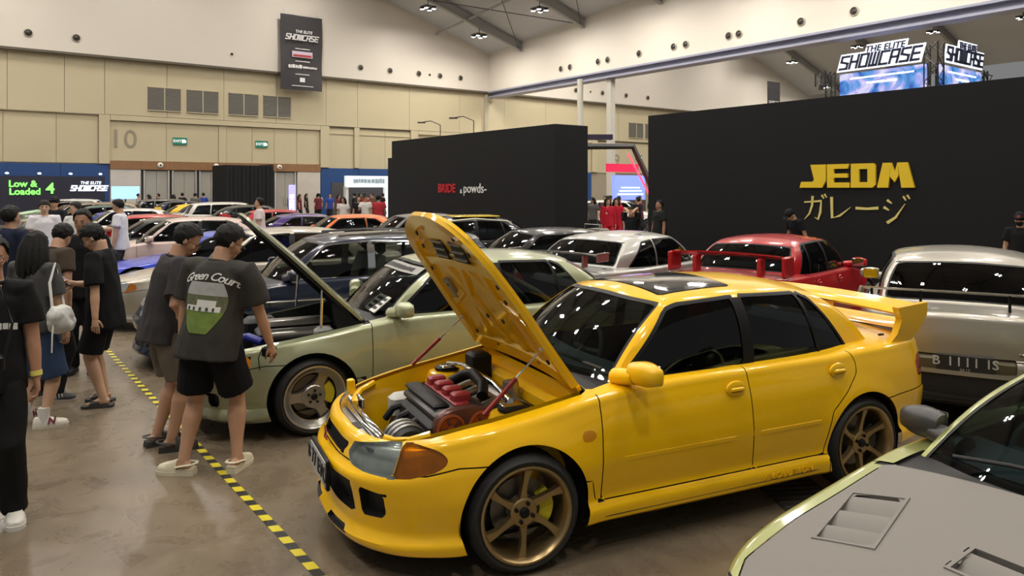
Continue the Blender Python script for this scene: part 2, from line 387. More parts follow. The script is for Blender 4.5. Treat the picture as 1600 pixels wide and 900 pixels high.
# high-bay lamp clusters hanging from the rafters: the light of the hall
def bulb_mat():
    m = bpy.data.materials.new('lamp_lens'); m.use_nodes = True; nt = m.node_tree; nt.nodes.clear()
    o = nt.nodes.new('ShaderNodeOutputMaterial'); e = nt.nodes.new('ShaderNodeEmission'); e.inputs[0].default_value = (1, .94, .86, 1); e.inputs[1].default_value = BULB
    nt.links.new(e.outputs[0], o.inputs[0]); return m
bm_ = bulb_mat(); lampblk = mat('lamp_housing', (.04, .04, .04), .5)
mh = MB(); ml = None
mh.box((0, 0, .12), (.9, .9, .05)).tube([(0, 0, .14), (0, 0, .6)], .03, 6)
for sx in (-.3, .3):
    for sy in (-.3, .3): mh.lathe([(.05, .10), (.14, .06), (.17, -.06), (.155, -.06), (.12, .04)], 12, 'z', (sx, sy, 0))
mh = mh.mesh('lamp_frame', lampblk)
ml = MB().lathe([(.001, -.03), (.15, -.03)], 12, 'z').mesh('lamp_lens', bm_, 0)
for q in RAFT:
    for p in (4.0, 8.4, 17, 26, 34, 42, -4.5, -9, -18, -29.5, -36.5, -43):
        if (p < 0 and q > 34): continue
        x, y = hall(p, q); z = roof_z(p, q) - 1.35
        t = thing('high_bay_lamp', 'cluster of four glowing high-bay lamps hanging from %s roof' % ('the main hall' if p > 0 else 'the far hall'), 'lamp', (x, y, z), HALL_ANG, 'high-bay lamps of %s' % ('the main hall' if p > 0 else 'the far hall'))
        put('lamp_frame', mh, t)
        for sx in (-.3, .3):
            for sy in (-.3, .3): put('lamp_lens', ml, t, (sx, sy, 0))

# ================================================================== BANNER, STAGE WALLS, SCREENS
blk = mat('stage_black', (.005, .0056, .0068), .6, spec=.3, var=.06, vscale=1)
x, y = hall(16.1, 1.0); t = thing('hanging_banner', 'black banner hanging in front of the white bulkhead, lettered in white', 'banner', (x, y, 8.8), HALL_ANG)
rings = []
bv = []; bf = []; nb = 12
for i in range(nb + 1):
    for j in range(7):
        u = -1.5 + 3.0 * j / 6; z = 5.15 * i / nb; q_ = .05 * math.sin(z * 1.7 + u) + .12 * (1 - i / nb) * math.cos(u)
        bv.append((u * (1 - .02 * (1 - i / nb)), -q_, z + .0 * u))
for i in range(nb):
    for j in range(6): a = i * 7 + j; bf.append((a, a + 1, a + 8, a + 7))
mb = MB(); mb.add(bv, bf); mb.add([(a, b_ + .012, c) for a, b_, c in bv], [f[::-1] for f in bf]); mb.build('cloth', mat('banner_black', (.035, .032, .034), .6), t)
MB().tube([(-1.55, -.02, 5.16), (1.55, -.02, 5.16)], .03, 6).tube([(-1.2, -.02, 5.16), (-1.2, .3, 5.6)], .012, 5).tube([(1.2, -.02, 5.16), (1.2, .3, 5.6)], .012, 5).build('top_rod', alu, t)
wt = mat('print_white', (.75, .75, .74), .5)
def on_front(par, body, sz, u, z, m, q=-.16, **k):
    o = put('lettering', text_mesh(body, sz, .006, m=m, **k), par, (u, q, z)); o.rotation_euler = (R(90), 0, 0); return o
on_front(t, 'THE ELITE', .27, .1, 4.02, wt, shear=.2, bold=.006); on_front(t, 'SHOWCASE', .47, 0, 3.62, wt, shear=.25, bold=.006, xs=.95)
def print_row(par, w, hh, u, z, m, q=-.16, seed=1): o = put('small_print', marks(0, w, hh, .006, m, seed), par, (u, q, z)); o['kind'] = 'stuff'; o.rotation_euler = (R(90), 0, 0); return o
for z_, s_ in ((2.84, 1), (1.98, 2), (1.08, 3)): print_row(t, 1.0, .07, 0, z_, wt, seed=s_)
MB().box((0, -.165, 2.45), (1.45, .01, .42)).build('logo_patch', mat('logo_pale', (.6, .5, .62), .5), t, 0); MB().box((0, -.172, 2.36), (1.3, .01, .16)).build('logo_band', mat('logo_red', (.4, .05, .05), .5), t, 0)
print_row(t, .75, .26, -.62, 1.6, wt, seed=4); print_row(t, .95, .15, .5, 1.58, wt, seed=5)
MB().box((0, -.17, .70), (.36, .01, .3)).build('logo_mark', wt, t, 0); print_row(t, 1.5, .06, 0, .28, wt, seed=6)
# small second banner in the far hall
x, y = 17.2, 49.0; t = thing('hanging_banner', 'small black banner hanging in the far hall beyond the black wall', 'banner', (x, y, 7.3), HALL_ANG)
MB().box((0, 0, .85), (1.35, .04, 1.7)).build('cloth', mat('banner_black'), t, 0); on_front(t, 'SHOWCASE', .22, 0, .35, wt, -.03)

def wall_box(name, label, x0, y0, x1, y1, h, th):         # free standing black wall from (x0,y0) to (x1,y1); its back lies to the far side
    L = math.hypot(x1 - x0, y1 - y0); ang = math.atan2(y1 - y0, x1 - x0)
    t = thing(name, label, 'wall', (x0, y0, 0), ang)
    n = max(2, round(L / 2.4))
    for i in range(n): MB().box((L * (i + .5) / n, th / 2, h / 2), (L / n, th, h)).build('wall_board', blk, t, 0)
    MB().box((L / 2, th / 2, .04), (L + .02, th + .04, .08)).build('plinth', mat('plinth_black', (.02, .02, .02), .4), t, 0)
    return t, L
e = CORNER * 0
nb_ = -BX
JX, JY = 3.69, 20.2
T1, L1 = wall_box('stage_wall', 'tall black wall with yellow block and kana lettering behind the red car', JX, JY, JX + nb_[0] * 16, JY + nb_[1] * 16, 3.98, .6)
T2, L2 = wall_box('stage_wall', 'black box wall with red and white lettering beside the walkway', -5.03, 31.2, -5.03 + nb_[0] * 10.6, 31.2 + nb_[1] * 10.6, 3.98, 1.35)
MB().box((-.32, .4, 1.65), (.64, .5, 3.3)).build('end_post', blk, T2, 0)
yel = mat('logo_yellow', (.80, .56, .02), .45); cream = mat('kana_cream', (.72, .60, .20), .5)
# JEDM block letters: polygons on a unit-high grid
def strokes(mb, polys, x, z, sx, sz, d=.05):
    for pl in polys:
        M = Matrix(((sx, 0, 0, x), (0, 0, -1, 0), (0, sz, 0, z), (0, 0, 0, 1)))
        mb.poly(pl, 0, d, M)
J = [[(.42, 1), (1.0, 1), (1.0, .30), (.86, 0), (.0, 0), (.06, .26), (.50, .26), (.56, .34)]]
Eb = [[(0, 0), (0, 1), (.30, 1), (.30, 0)], [(.3, .8), (.3, 1), (.98, 1), (.92, .8)], [(.3, .42), (.3, .60), (.92, .60), (.92, .42)], [(.3, 0), (.3, .22), (1.0, .22), (1.0, 0)]]
Db = [[(0, 0), (0, 1), (.34, 1), (.34, 0)], [(.34, .77), (.34, 1), (.92, 1), (1, .9), (.68, .77)], [(.34, 0), (.34, .23), (.68, .23), (1, .12), (.88, 0)], [(.68, .23), (.68, .77), (1.0, .9), (1.0, .12)]]
Mb_ = [[(0, 0), (.18, 1), (.44, 1), (.34, 0)], [(.44, 1), (.36, .5), (.54, .22), (.66, .5), (.62, 1), (.54, .62)], [(.62, 1), (.92, 1), (1.12, 0), (.74, 0)]]
u0 = 4.55          # metres along the wall where the lettering starts
for k, (pl, w, nm) in enumerate(((J, .62, 'letter_j'), (Eb, .50, 'letter_e'), (Db, .52, 'letter_d'), (Mb_, .66, 'letter_m'))):
    mb = MB(); strokes(mb, pl, u0, 2.03, w, .50); mb.build(nm, yel, T1, 0); u0 += w * (1.0 if nm != 'letter_j' else 1.0) + .03
def brush(mb, pts, rad, x, z, s):
    n = len(pts); L = []; Rr = []
    for i, (a, c) in enumerate(pts):
        a0, c0 = pts[max(i - 1, 0)]; a1, c1 = pts[min(i + 1, n - 1)]; dx, dz = a1 - a0, c1 - c0; l = math.hypot(dx, dz) or 1
        r = rad[i] if hasattr(rad, '__len__') else rad
        L.append((a - dz / l * r, c + dx / l * r)); Rr.append((a + dz / l * r, c - dx / l * r))
    strokes(mb, [[L[i], L[i + 1], Rr[i + 1], Rr[i]] for i in range(n - 1)], x, z, s, s, .02)
KANA = [('kana_ga', [([(.05, .72), (.80, .78), (.76, .3), (.66, .02), (.52, .10)], [.03, .05, .05, .04, .01]), ([(.42, .98), (.40, .6), (.28, .25), (.05, 0)], [.05, .045, .035, .01]), ([(.82, 1.02), (.92, .88)], [.035, .02]), ([(.94, 1.06), (1.04, .92)], [.035, .02])]),
        ('kana_re', [([(.15, .95), (.17, .1), (.5, .2), (.95, .55)], [.06, .05, .045, .01])]),
        ('kana_bar', [([(.05, .52), (.5, .5), (.95, .54)], [.055, .045, .06])]),
        ('kana_ji', [([(.18, .85), (.36, .72)], [.05, .02]), ([(.05, .58), (.25, .46)], [.05, .02]), ([(.18, -.02), (.5, .2), (.85, .72)], [.06, .045, .01]), ([(.78, 1.0), (.88, .84)], [.035, .02]), ([(.92, 1.05), (1.02, .9)], [.035, .02])])]
for k, (nm, st) in enumerate(KANA):
    mb = MB()
    for pts, rad in st: brush(mb, pts, rad, 4.62 + k * .585, 1.33, .53)
    mb.build(nm, cream, T1, 0)
redt = mat('logo_red_bright', (.45, .012, .02), .5)
def lett(par, body, sz, u, z, m, **k): o = put('lettering', text_mesh(body, sz, .02, m=m, align='LEFT', **k), par, (u, -.012, z)); o.rotation_euler = (R(90), 0, 0)
lett(T2, 'BRIDE', .44, 3.75, 2.0, redt, bold=.012, xs=1.05); lett(T2, '&', .22, 5.28, 1.9, wt); lett(T2, 'powds-', .48, 5.5, 2.0, wt, xs=1.02)
# gooseneck lamps on the box wall
for u in (2.6, 5.0):
    t = thing('gooseneck_lamp', 'thin dark gooseneck lamp standing on top of the box wall', 'lamp', (-5.03 + nb_[0] * u + .6, 31.2 + nb_[1] * u + .8, 4.0), HALL_ANG - R(90), 'gooseneck lamps on the box wall')
    MB().tube([(0, 0, 0), (0, 0, .55), (-.25, -.3, .72), (-.5, -.5, .68)], .02, 6).build('arm', lampblk, t); MB().box((-.55, -.55, .66), (.3, .14, .05), R(45)).build('lamp_head', lampblk, t, 0)
# red-lit gate behind the gap
t = thing('gate_frame', 'black slanted gate frame with a glowing red strip beyond the gap', 'gate', (3.3, 26.5, 0), 0)
neon = mat('red_neon', (1, .05, .10), .4, emit=2.2)
MB().tube([(-.7, 0, 3.5), (1.0, 0, 3.5), (1.75, 0, 1.9), (2.6, 0, 0)], .11, 4).build('frame_bar', lampblk, t, 0)
MB().tube([(.80, -.12, 3.25), (1.50, -.12, 1.9), (2.3, -.12, .1)], .035, 6).build('light_strip', neon, t)
MB().box((-.35, .3, 3.85), (1.3, .4, .18)).build('header', mat('header_purple', (.035, .025, .06), .5), t, 0)
# LED tower of the far hall
led, nl, bl = [], 0, 0
def led_mat():
    m, nt, b = _nt('led_screen'); N = nt.nodes; L = nt.links; tc = N.new('ShaderNodeTexCoord')
    mp = N.new('ShaderNodeMapping'); mp.inputs['Scale'].default_value = (.5, .5, 1.3); L.new(tc.outputs['Object'], mp.inputs[0])
    n = N.new('ShaderNodeTexNoise'); n.inputs['Scale'].default_value = 1.2; n.inputs['Detail'].default_value = 3; n.inputs['Distortion'].default_value = 1.5; L.new(mp.outputs[0], n.inputs[0])
    r = N.new('ShaderNodeValToRGB'); els = r.color_ramp.elements
    els[0].position = .36; els[0].color = (.02, .09, .42, 1); els[1].position = .66; els[1].color = (.55, .5, .9, 1)
    for p, c in ((.45, (.08, .32, .75, 1)), (.52, (.42, .40, .85, 1)), (.58, (.75, .75, .95, 1))): e = els.new(p); e.color = c
    L.new(n.outputs['Fac'], r.inputs[0]); L.new(r.outputs[0], b.inputs['Emission Color']); b.inputs['Emission Strength'].default_value = 1.0
    b.inputs['Base Color'].default_value = (.02, .02, .03, 1); return m
LM = led_mat(); trs = mat('truss_black', (.02, .02, .022), .5); lit = mat('sign_lit', (.85, .9, 1), .4, emit=1.3); navy = mat('sign_navy', (.012, .016, .05), .5)
def truss_post(mb, x, y, z0, z1, w=.5):
    for sx in (-w / 2, w / 2):
        for sy in (-w / 2, w / 2): mb.tube([(x + sx, y + sy, z0), (x + sx, y + sy, z1)], .05, 4)
    n = int((z1 - z0) / w)
    for i in range(n):
        za, zb_ = z0 + (z1 - z0) * i / n, z0 + (z1 - z0) * (i + 1) / n; s_ = 1 if i % 2 else -1
        for a, b2 in (((-s_, -1), (s_, -1)), ((-1, s_), (-1, -s_)), ((1, -s_), (1, s_)), ((s_, 1), (-s_, 1))):
            mb.tube([(x + a[0] * w / 2, y + a[1] * w / 2, za), (x + b2[0] * w / 2, y + b2[1] * w / 2, zb_)], .03, 4)
def truss_bar(mb, x0, x1, y, z, w=.5):
    for sz in (-w / 2, w / 2):
        for sy in (-w / 2, w / 2): mb.tube([(x0, y + sy, z + sz), (x1, y + sy, z + sz)], .05, 4)
    n = max(1, int(abs(x1 - x0) / w))
    for i in range(n):
        a, b2 = x0 + (x1 - x0) * i / n, x0 + (x1 - x0) * (i + 1) / n; s_ = 1 if i % 2 else -1
        for sy in (-w / 2, w / 2): mb.tube([(a, y + sy, z - s_ * w / 2), (b2, y + sy, z + s_ * w / 2)], .03, 4)
        mb.tube([(a, y - s_ * w / 2, z - w / 2), (b2, y + s_ * w / 2, z - w / 2)], .03, 4)
tw = thing('led_tower', 'LED screen tower with glowing white signs rising above the black wall', 'led tower', (22.8, 40.3, 0), HALL_ANG)
# local: x along the end-wall axis, y along the beam axis (away)
for nm, M, L_ in (('left', Matrix.Translation((-.3, .25, 0)) @ Matrix.Rotation(R(90), 4, 'Z'), 4.9), ('right', Matrix.Translation((.45, -.1, 0)), 5.2)):
    sg = 1 if nm == 'right' else -1
    def place(o, z, off):
        mid = M @ Vector((L_ / 2, 0, 0))
        o.location = (mid.x + (0 if nm == 'right' else off), mid.y + (off if nm == 'right' else 0), z); o.rotation_euler = (R(90), 0, 0 if nm == 'right' else R(-90))
    mb = MB(); mb.box((0, 0, 0), (L_, 2.6, .12)); o = mb.build('screen', LM, tw, 0); place(o, 7.45, 0)
    mb = MB(); mb.box((0, 0, -.1), (L_ + .1, 2.7, .1)); o = mb.build('screen_back', trs, tw, 0); place(o, 7.45, .06)
    for body, sz, z, u in (('THE ELITE', .50, 9.95, .30), ('SHOWCASE', .96, 9.36, 0)):
        lm = text_mesh(body, sz, .08, shear=.25, bold=.010 if body == 'THE ELITE' else .004, m=navy, xs=.92 if body == 'SHOWCASE' else .95, space=1.06); xs_ = [v.co.x for v in lm.vertices]; ys_ = [v.co.y for v in lm.vertices]
        x0, x1, y0, y1 = min(xs_) - .10, max(xs_) + .10, min(ys_) - .09, max(ys_) + .09; k_ = .3 * (y1 - y0)
        mb = MB().poly([(x0 - .02, y0), (x1 - k_ + .04, y0), (x1 + .02, y1), (x0 + k_ - .04, y1)], -.03, .03)
        for nm_, ob_, off_ in (('sign_plate', mb.mesh('sign_plate', lit, 0), -.2), ('sign_lettering', lm, -.25)):
            o = put(nm_, ob_, tw); place(o, z, off_)
            if nm == 'left': o.location.y -= u
            else: o.location.x += u
    for w_, hh_, z, sd_ in ((3.6, .12, 8.42, 7), (1.7, .15, 8.08, 8)):
        o = put('small_print', marks(0, w_, hh_, .01, lit, sd_), tw); o['kind'] = 'stuff'; place(o, z, -.075)
mb = MB(); truss_post(mb, 0, 0, 0, 9.9, .7); mb.build('corner_truss', trs, tw, 0)
mb = MB(); truss_post(mb, -.3, 5.6, 0, 8.9, .6); mb.build('end_truss', trs, tw, 0)
mb = MB(); truss_bar(mb, 5.8, 8.0, .4, 8.6, .5); mb.build('side_truss', trs, tw, 0)
mb = MB(); truss_post(mb, 6.0, 0, 0, 8.9, .5); mb.build('end_truss', trs, tw, 0)
mb = MB(); truss_post(mb, -1.4, 5.6, 8.0, 8.9, .6); mb.build('truss_arm', trs, tw, 0)
for px_, py_, z_ in ((6.9, .4, 8.15), (-1.6, 5.6, 7.8)):
    mb = MB().lathe([(.001, 0), (.16, 0), (.12, .3), (.001, .34)], 12, 'z', (px_, py_, z_)); mb.build('spot_head', trs, tw)
mb = MB().ell((6.3, -.5, 7.4), (.16, .1, .16)); mb.build('spot_lens', mat('spot_white', (.8, 1, .95), .4, emit=12), tw)

# hazard tape on the floor: black strip with yellow blocks
tp = thing('floor_tape', 'black and yellow hazard tape stuck along the concrete floor', 'tape', (-1.0, 3.88, 0), math.atan2(BX[1], BX[0]))
MB().box((5.2, 0, .0012), (13.6, .058, .0024)).build('tape_strip', mat('tape_black', (.02, .02, .02), .4), tp, 0)
ym = mat('tape_yellow', (.62, .52, .02), .4)
tb = MB().poly([(-.055, -.029), (.035, -.029), (.055, .029), (-.035, .029)], 0, .0012).mesh('tape_block', ym, 0)
for i in range(70): put('tape_block', tb, tp, (-1.5 + i * .181, 0, .0024))
# drain cover under the yellow car
dc = thing('drain_cover', 'dark slatted drain cover let into the floor under the yellow car', 'drain cover', (2.0, 4.0, 0), HALL_ANG + R(60))
MB().box((0, 0, .002), (2.6, .42, .004)).build('cover_plate', mat('drain_dark', (.03, .028, .026), .6), dc, 0)
sl = MB().box((0, 0, .005), (.03, .38, .004)).mesh('slat', mat('drain_slat', (.06, .055, .05), .5), 0)
for i in range(36): put('slat', sl, dc, (-1.25 + i * .071, 0, 0))
# ================================================================== CAR BUILDER
def pchip(pts):
    x = np.array([p[0] for p in pts], float); y = np.array([p[1] for p in pts], float); o = np.argsort(x); x, y = x[o], y[o]
    h = np.diff(x); d = np.diff(y) / h; m = np.zeros_like(y)
    for i in range(1, len(x) - 1):
        if d[i - 1] * d[i] > 0:
            w1, w2 = 2 * h[i] + h[i - 1], h[i] + 2 * h[i - 1]; m[i] = (w1 + w2) / (w1 / d[i - 1] + w2 / d[i])
    m[0], m[-1] = d[0], d[-1]
    def f(t):
        t = np.asarray(t, float); tc = np.clip(t, x[0], x[-1]); k = np.clip(np.searchsorted(x, tc) - 1, 0, len(h) - 1)
        s = (tc - x[k]) / h[k]; s2, s3 = s * s, s * s * s
        return (2 * s3 - 3 * s2 + 1) * y[k] + (s3 - 2 * s2 + s) * h[k] * m[k] + (3 * s2 - 2 * s3) * y[k + 1] + (s3 - s2) * h[k] * m[k + 1]
    return f
def catmull(pts, n):
    P = np.array(pts, float); P = np.vstack([2 * P[0] - P[1], P, 2 * P[-1] - P[-2]]); out = []
    for i in range(1, len(P) - 2):
        for k in range(12):
            t = k / 12; a, b, c, d = P[i - 1], P[i], P[i + 1], P[i + 2]
            out.append(.5 * (2 * b + (c - a) * t + (2 * a - 5 * b + 4 * c - d) * t * t + (3 * b - a - 3 * c + d) * t ** 3))
    out.append(P[-2]); out = np.array(out); s = np.r_[0, np.cumsum(np.hypot(*np.diff(out, axis=0).T))]
    t = np.linspace(0, s[-1], n); return np.c_[np.interp(t, s, out[:, 0]), np.interp(t, s, out[:, 1])], t
def sdf(poly):
    P = [p for k, p in enumerate(poly) if math.hypot(p[0] - poly[k - 1][0], p[1] - poly[k - 1][1]) > 1e-6]; P = np.array(P, float); n = len(P)
    def f(x, y):
        x = np.asarray(x); y = np.asarray(y); d = np.full(x.shape, 1e9); sgn = np.ones(x.shape)
        for i in range(n):
            a, b = P[i], P[(i - 1) % n]; ex, ey = b - a; wx, wy = x - a[0], y - a[1]
            t = np.clip((wx * ex + wy * ey) / (ex * ex + ey * ey), 0, 1); d = np.minimum(d, (wx - ex * t) ** 2 + (wy - ey * t) ** 2)
            c1, c2, c3 = y >= a[1], y < b[1], ex * wy > ey * wx
            sgn = np.where((c1 & c2 & c3) | (~c1 & ~c2 & ~c3), -sgn, sgn)
        return sgn * np.sqrt(d)
    return f
class Surf:
    """left half of a car skin: vertices (x,y,z,s,h) and tagged faces that implicit curves cut"""
    def __init__(s): s.V = []; s.F = []; s.T = []
    def grid(s, G, tagf):
        n = len(s.V); a, b = len(G), len(G[0])
        for r in G: s.V += [tuple(p) for p in r]
        for i in range(a - 1):
            for j in range(b - 1):
                s.F.append((n + i * b + j, n + i * b + j + 1, n + (i + 1) * b + j + 1, n + (i + 1) * b + j)); s.T.append(tagf(i, j))
    def cut(s, g, tags):
        A = np.array(s.V); val = g(A); val = np.where(np.abs(val) < 1e-5, 1e-5, val); cache = {}; F2 = []; T2 = []
        for f, t in zip(s.F, s.T):
            if t not in tags: F2.append(f); T2.append(t); continue
            v = [val[i] for i in f]
            if min(v) > 0 or max(v) < 0: F2.append(f); T2.append(t); continue
            pos, neg = [], []; n = len(f)
            for k in range(n):
                i, j = f[k], f[(k + 1) % n]; (pos if val[i] > 0 else neg).append(i)
                if (val[i] > 0) != (val[j] > 0):
                    key = (min(i, j), max(i, j))
                    if key not in cache:
                        w = val[i] / (val[i] - val[j]); cache[key] = len(s.V)
                        s.V.append(tuple(a + (b - a) * w for a, b in zip(s.V[i], s.V[j])))
                    pos.append(cache[key]); neg.append(cache[key])
            for q in (pos, neg):
                if len(q) >= 3: F2.append(tuple(q)); T2.append(t)
        s.F, s.T = F2, T2
    def mark(s, g, tags, new):               # faces whose centre has g<0 take a new tag
        A = np.array(s.V); ids = [k for k, t in enumerate(s.T) if t in tags]
        if not ids: return
        C = np.array([A[list(s.F[k])].mean(0) for k in ids]); v = g(C)
        for k, w in zip(ids, v):
            if w < 0: s.T[k] = new
    def region(s, g, tags, new, gap=None, gapw=.0035):
        if gap:
            s.cut(lambda A: g(A) + gapw, tags); s.cut(lambda A: g(A) - gapw, tags)
            s.mark(lambda A: np.abs(g(A)) - gapw, tags, gap); s.mark(g, tags, new)
        else: s.cut(g, tags); s.mark(g, tags, new)
    def normals(s):
        A = np.array(s.V)[:, :3]; N = np.zeros_like(A)
        for f in s.F:
            p = A[list(f)]; n = np.cross(p[2] - p[0], p[-1] - p[1] if len(f) > 3 else p[2] - p[1])
            for i in f: N[i] += n
        # the mirrored half adds symmetrically on the centre plane
        on = np.abs(A[:, 1]) < 1e-6; N[on, 1] = 0
        l = np.linalg.norm(N, axis=1); l[l < 1e-12] = 1; return N / l[:, None]
    def part(s, tags, mirror=None, push=0, wall=True, N=None, thick=0):
        """faces of the tags as (verts, faces); push>0 sinks them; mirror: None=left only, 'both', 'right'"""
        if isinstance(tags, str): tags = (tags,)
        fs = [f for f, t in zip(s.F, s.T) if t in tags]
        if not fs: return None
        if N is None: N = s.NN
        idx = {}; vs = []; out = []
        for f in fs:
            q = []
            for i in f:
                if i not in idx: idx[i] = len(vs); vs.append(np.array(s.V[i][:3]) - N[i] * push)
                if not q or q[-1] != idx[i]: q.append(idx[i])
            if len(q) > 2: out.append(tuple(q))
        if (push and wall) or thick:
            cnt = {}
            for f in fs:
                for k in range(len(f)): e = (f[k], f[(k + 1) % len(f)]); cnt[e] = cnt.get(e, 0) + 1
            rim = {}
            def rv(i):
                if i not in rim: rim[i] = len(vs); vs.append(np.array(s.V[i][:3]) - N[i] * (thick if thick else 0))
                return rim[i]
            for (a, b) in cnt:
                if (b, a) not in cnt and not (abs(s.V[a][1]) < 1e-6 and abs(s.V[b][1]) < 1e-6):
                    q = (idx[b], idx[a], rv(a), rv(b)); out.append(q)
        V = [tuple(v) for v in vs]; Fo = out
        Vm = [(a, -b, c) for a, b, c in V]; Fm = [f[::-1] for f in out]
        if mirror == 'right': return Vm, Fm
        if mirror == 'both':
            # weld on the centre plane
            n = len(V); mp = {}; V2 = list(V)
            for k, v in enumerate(Vm):
                if abs(v[1]) < 1e-6: mp[k] = k
                else: mp[k] = len(V2); V2.append(v)
            return V2, Fo + [tuple(mp[i] for i in f) for f in Fm]
        return V, Fo
def smooth01(x): x = np.clip(x, 0, 1); return x * x * (3 - 2 * x)

def car_skin(P):
    """P: outline, zc, zb, crown, side/front/rear inset profiles, radii; returns Surf with tags skin / lid / gh_f gh_s gh_r / roof"""
    S = Surf(); n = P.get('n', 110); ol, sl = catmull(P['outline'], n)
    ol[0, 1] = ol[-1, 1] = 0
    tng = np.gradient(ol, axis=0); tng /= np.linalg.norm(tng, axis=1)[:, None]; nrm = np.c_[-tng[:, 1], tng[:, 0]]
    nrm *= np.sign((nrm * (ol - np.array([[0., -.001]]))).sum(1))[:, None]
    nrm[0] = (1, 0); nrm[-1] = (-1, 0)
    wf = np.clip(nrm[:, 0], 0, 1) ** 2; wr = np.clip(-nrm[:, 0], 0, 1) ** 2; ws = 1 - wf - wr
    zc, zb = pchip(P['zc']), pchip(P['zb']); cr = P.get('crown', .06)
    crf = pchip(P['crownx']) if 'crownx' in P else (lambda x: np.full(np.shape(x), cr))
    T = lambda x, y: zc(x) - crf(x) * (np.abs(y) / .75) ** 2.2
    df, ds, dr = pchip(P['front']), pchip(P['side']), pchip(P['rear'])
    r_ = wf * P['rad'][0] + ws * P['rad'][1] + wr * P['rad'][2]
    hs = P.get('hs', np.linspace(0, 1, 15)); G = []
    arches = P['arches']; fl = P.get('flare', .012)
    D = lambda h: wf * df(h) + ws * ds(h) + wr * dr(h)
    d1 = D(np.ones(n)); E = ol - nrm * (d1 + r_)[:, None]; E[0, 1] = E[-1, 1] = 0
    E[:, 1] = np.maximum(E[:, 1], 0); zt = T(E[:, 0], E[:, 1]); zbv = zb(ol[:, 0])
    rows = []
    for h in hs:
        d = D(np.full(n, h)); p = ol - nrm * d[:, None]; z = zbv + (zt - r_ - zbv) * h
        for xw, zw, ra in arches:            # swell around the arches
            rr = np.hypot(p[:, 0] - xw, z - zw); k = np.exp(-((rr - ra) / .07) ** 2) * ws
            p[:, 1] += fl * k
        rows.append(np.c_[p, z, sl, np.full(n, h)])
    for k in range(1, 6):
        th = math.pi / 2 * k / 5; d = d1 + r_ * (1 - math.cos(th)); p = ol - nrm * d[:, None]; z = zt - r_ + r_ * math.sin(th)
        p[:, 1] = np.maximum(p[:, 1], 0)
        if k == 5: p = E; z = zt
        rows.append(np.c_[p, z, sl, np.full(n, 1 + .02 * k)])
    for rw in rows: rw[0, 1] = rw[-1, 1] = 0
    S.grid([list(map(tuple, rw)) for rw in rows], lambda i, j: 'skin')
    M = 9; lid = []
    for k in range(M + 1):
        y = E[:, 1] * (1 - k / M); lid.append(np.c_[E[:, 0], y, T(E[:, 0], y), sl, np.full(n, 2.)])
    n0 = len(S.V) - n; S.grid([list(map(tuple, rw)) for rw in lid], lambda i, j: 'lid')
    if 'gh' in P:
        Gp = P['gh']; k = P.get('gn', (14, 30, 12)); base = []; roof = []; ss = []
        for a, (seg, nn) in enumerate(zip(('f', 's', 'r'), k)):
            for lst, key in ((base, 'base'), (roof, 'roof')):
                q, _ = catmull(Gp[key + '_' + seg], nn + 1); lst.append(q if a == 0 else q[1:])
            ss.append(np.linspace(a, a + 1, nn + 1)[(0 if a == 0 else 1):])
        base, roof, ss = np.vstack(base), np.vstack(roof), np.concatenate(ss); base[0, 1] = base[-1, 1] = roof[0, 1] = roof[-1, 1] = 0
        zr = pchip(Gp['zr']); crr = Gp.get('crown', .05); T2 = lambda x, y: zr(x) - crr * (np.abs(y) / .5) ** 2
        zb_ = T(base[:, 0], base[:, 1]) - .015; m_ = len(base); rows = []
        cen = np.array([[(base[0, 0] + base[-1, 0]) / 2, 0]]); out = roof - cen; out /= np.maximum(np.linalg.norm(out, axis=1), 1e-6)[:, None]
        tn = np.gradient(roof, axis=0); tn /= np.maximum(np.linalg.norm(tn, axis=1), 1e-9)[:, None]; nn_ = np.c_[-tn[:, 1], tn[:, 0]]; nn_ *= np.sign((nn_ * out).sum(1))[:, None]
        rin = Gp.get('r', .07); Er = roof - nn_ * rin; Er[0, 1] = Er[-1, 1] = 0; Er[:, 1] = np.maximum(Er[:, 1], 0); zr_o = T2(roof[:, 0], roof[:, 1]); ze = T2(Er[:, 0], Er[:, 1])
        HS = np.linspace(0, .92, 12)
        def wall(h):
            w = h; p = base * (1 - w) + roof * w; b_ = Gp.get('bulge', .03) * np.sin(math.pi * w); p = p + nn_ * b_
            return p, zb_ + (zr_o - zb_) * (w + .06 * np.sin(math.pi * w))
        for h in HS:
            p, z = wall(h); rows.append(np.c_[p, z, ss, np.full(m_, h)])
        p0, z0 = wall(.92); p1, z1 = roof, zr_o
        for t in (.25, .5, .75, 1):
            a, b, c = (1 - t) ** 2, 2 * t * (1 - t), t * t
            p = p0 * a + (p1 + nn_ * .004) * b + Er * c; z = z0 * a + z1 * b + ze * c; rows.append(np.c_[p, z, ss, np.full(m_, .92 + .08 * t)])
        for rw in rows: rw[0, 1] = rw[-1, 1] = 0; rw[:, 1] = np.maximum(rw[:, 1], 0)
        S.grid([list(map(tuple, rw)) for rw in rows], lambda i, j: 'gh_' + ('f' if j < k[0] else 's' if j < k[0] + k[1] else 'r'))
        rows = []
        for q in range(9):
            y = Er[:, 1] * (1 - q / 8); rows.append(np.c_[Er[:, 0], y, T2(Er[:, 0], y), ss, np.full(m_, 3.)])
        S.grid([list(map(tuple, rw)) for rw in rows], lambda i, j: 'roof')
        S.T2 = T2
        def screen(u, h, off=0):             # point on the windscreen: u -1..1 across, h 0..1 up, off metres proud of it
            k0 = k[0]; f_ = abs(u) * k0; i0 = int(min(f_, k0 - 1)); w_ = f_ - i0; p, z = wall(h); pt = p[i0] * (1 - w_) + p[i0 + 1] * w_; zz = z[i0] * (1 - w_) + z[i0 + 1] * w_
            return (float(pt[0]) + off * .6, math.copysign(float(pt[1]), u) if u else 0.0, float(zz) + off * .8)
        S.screen = screen
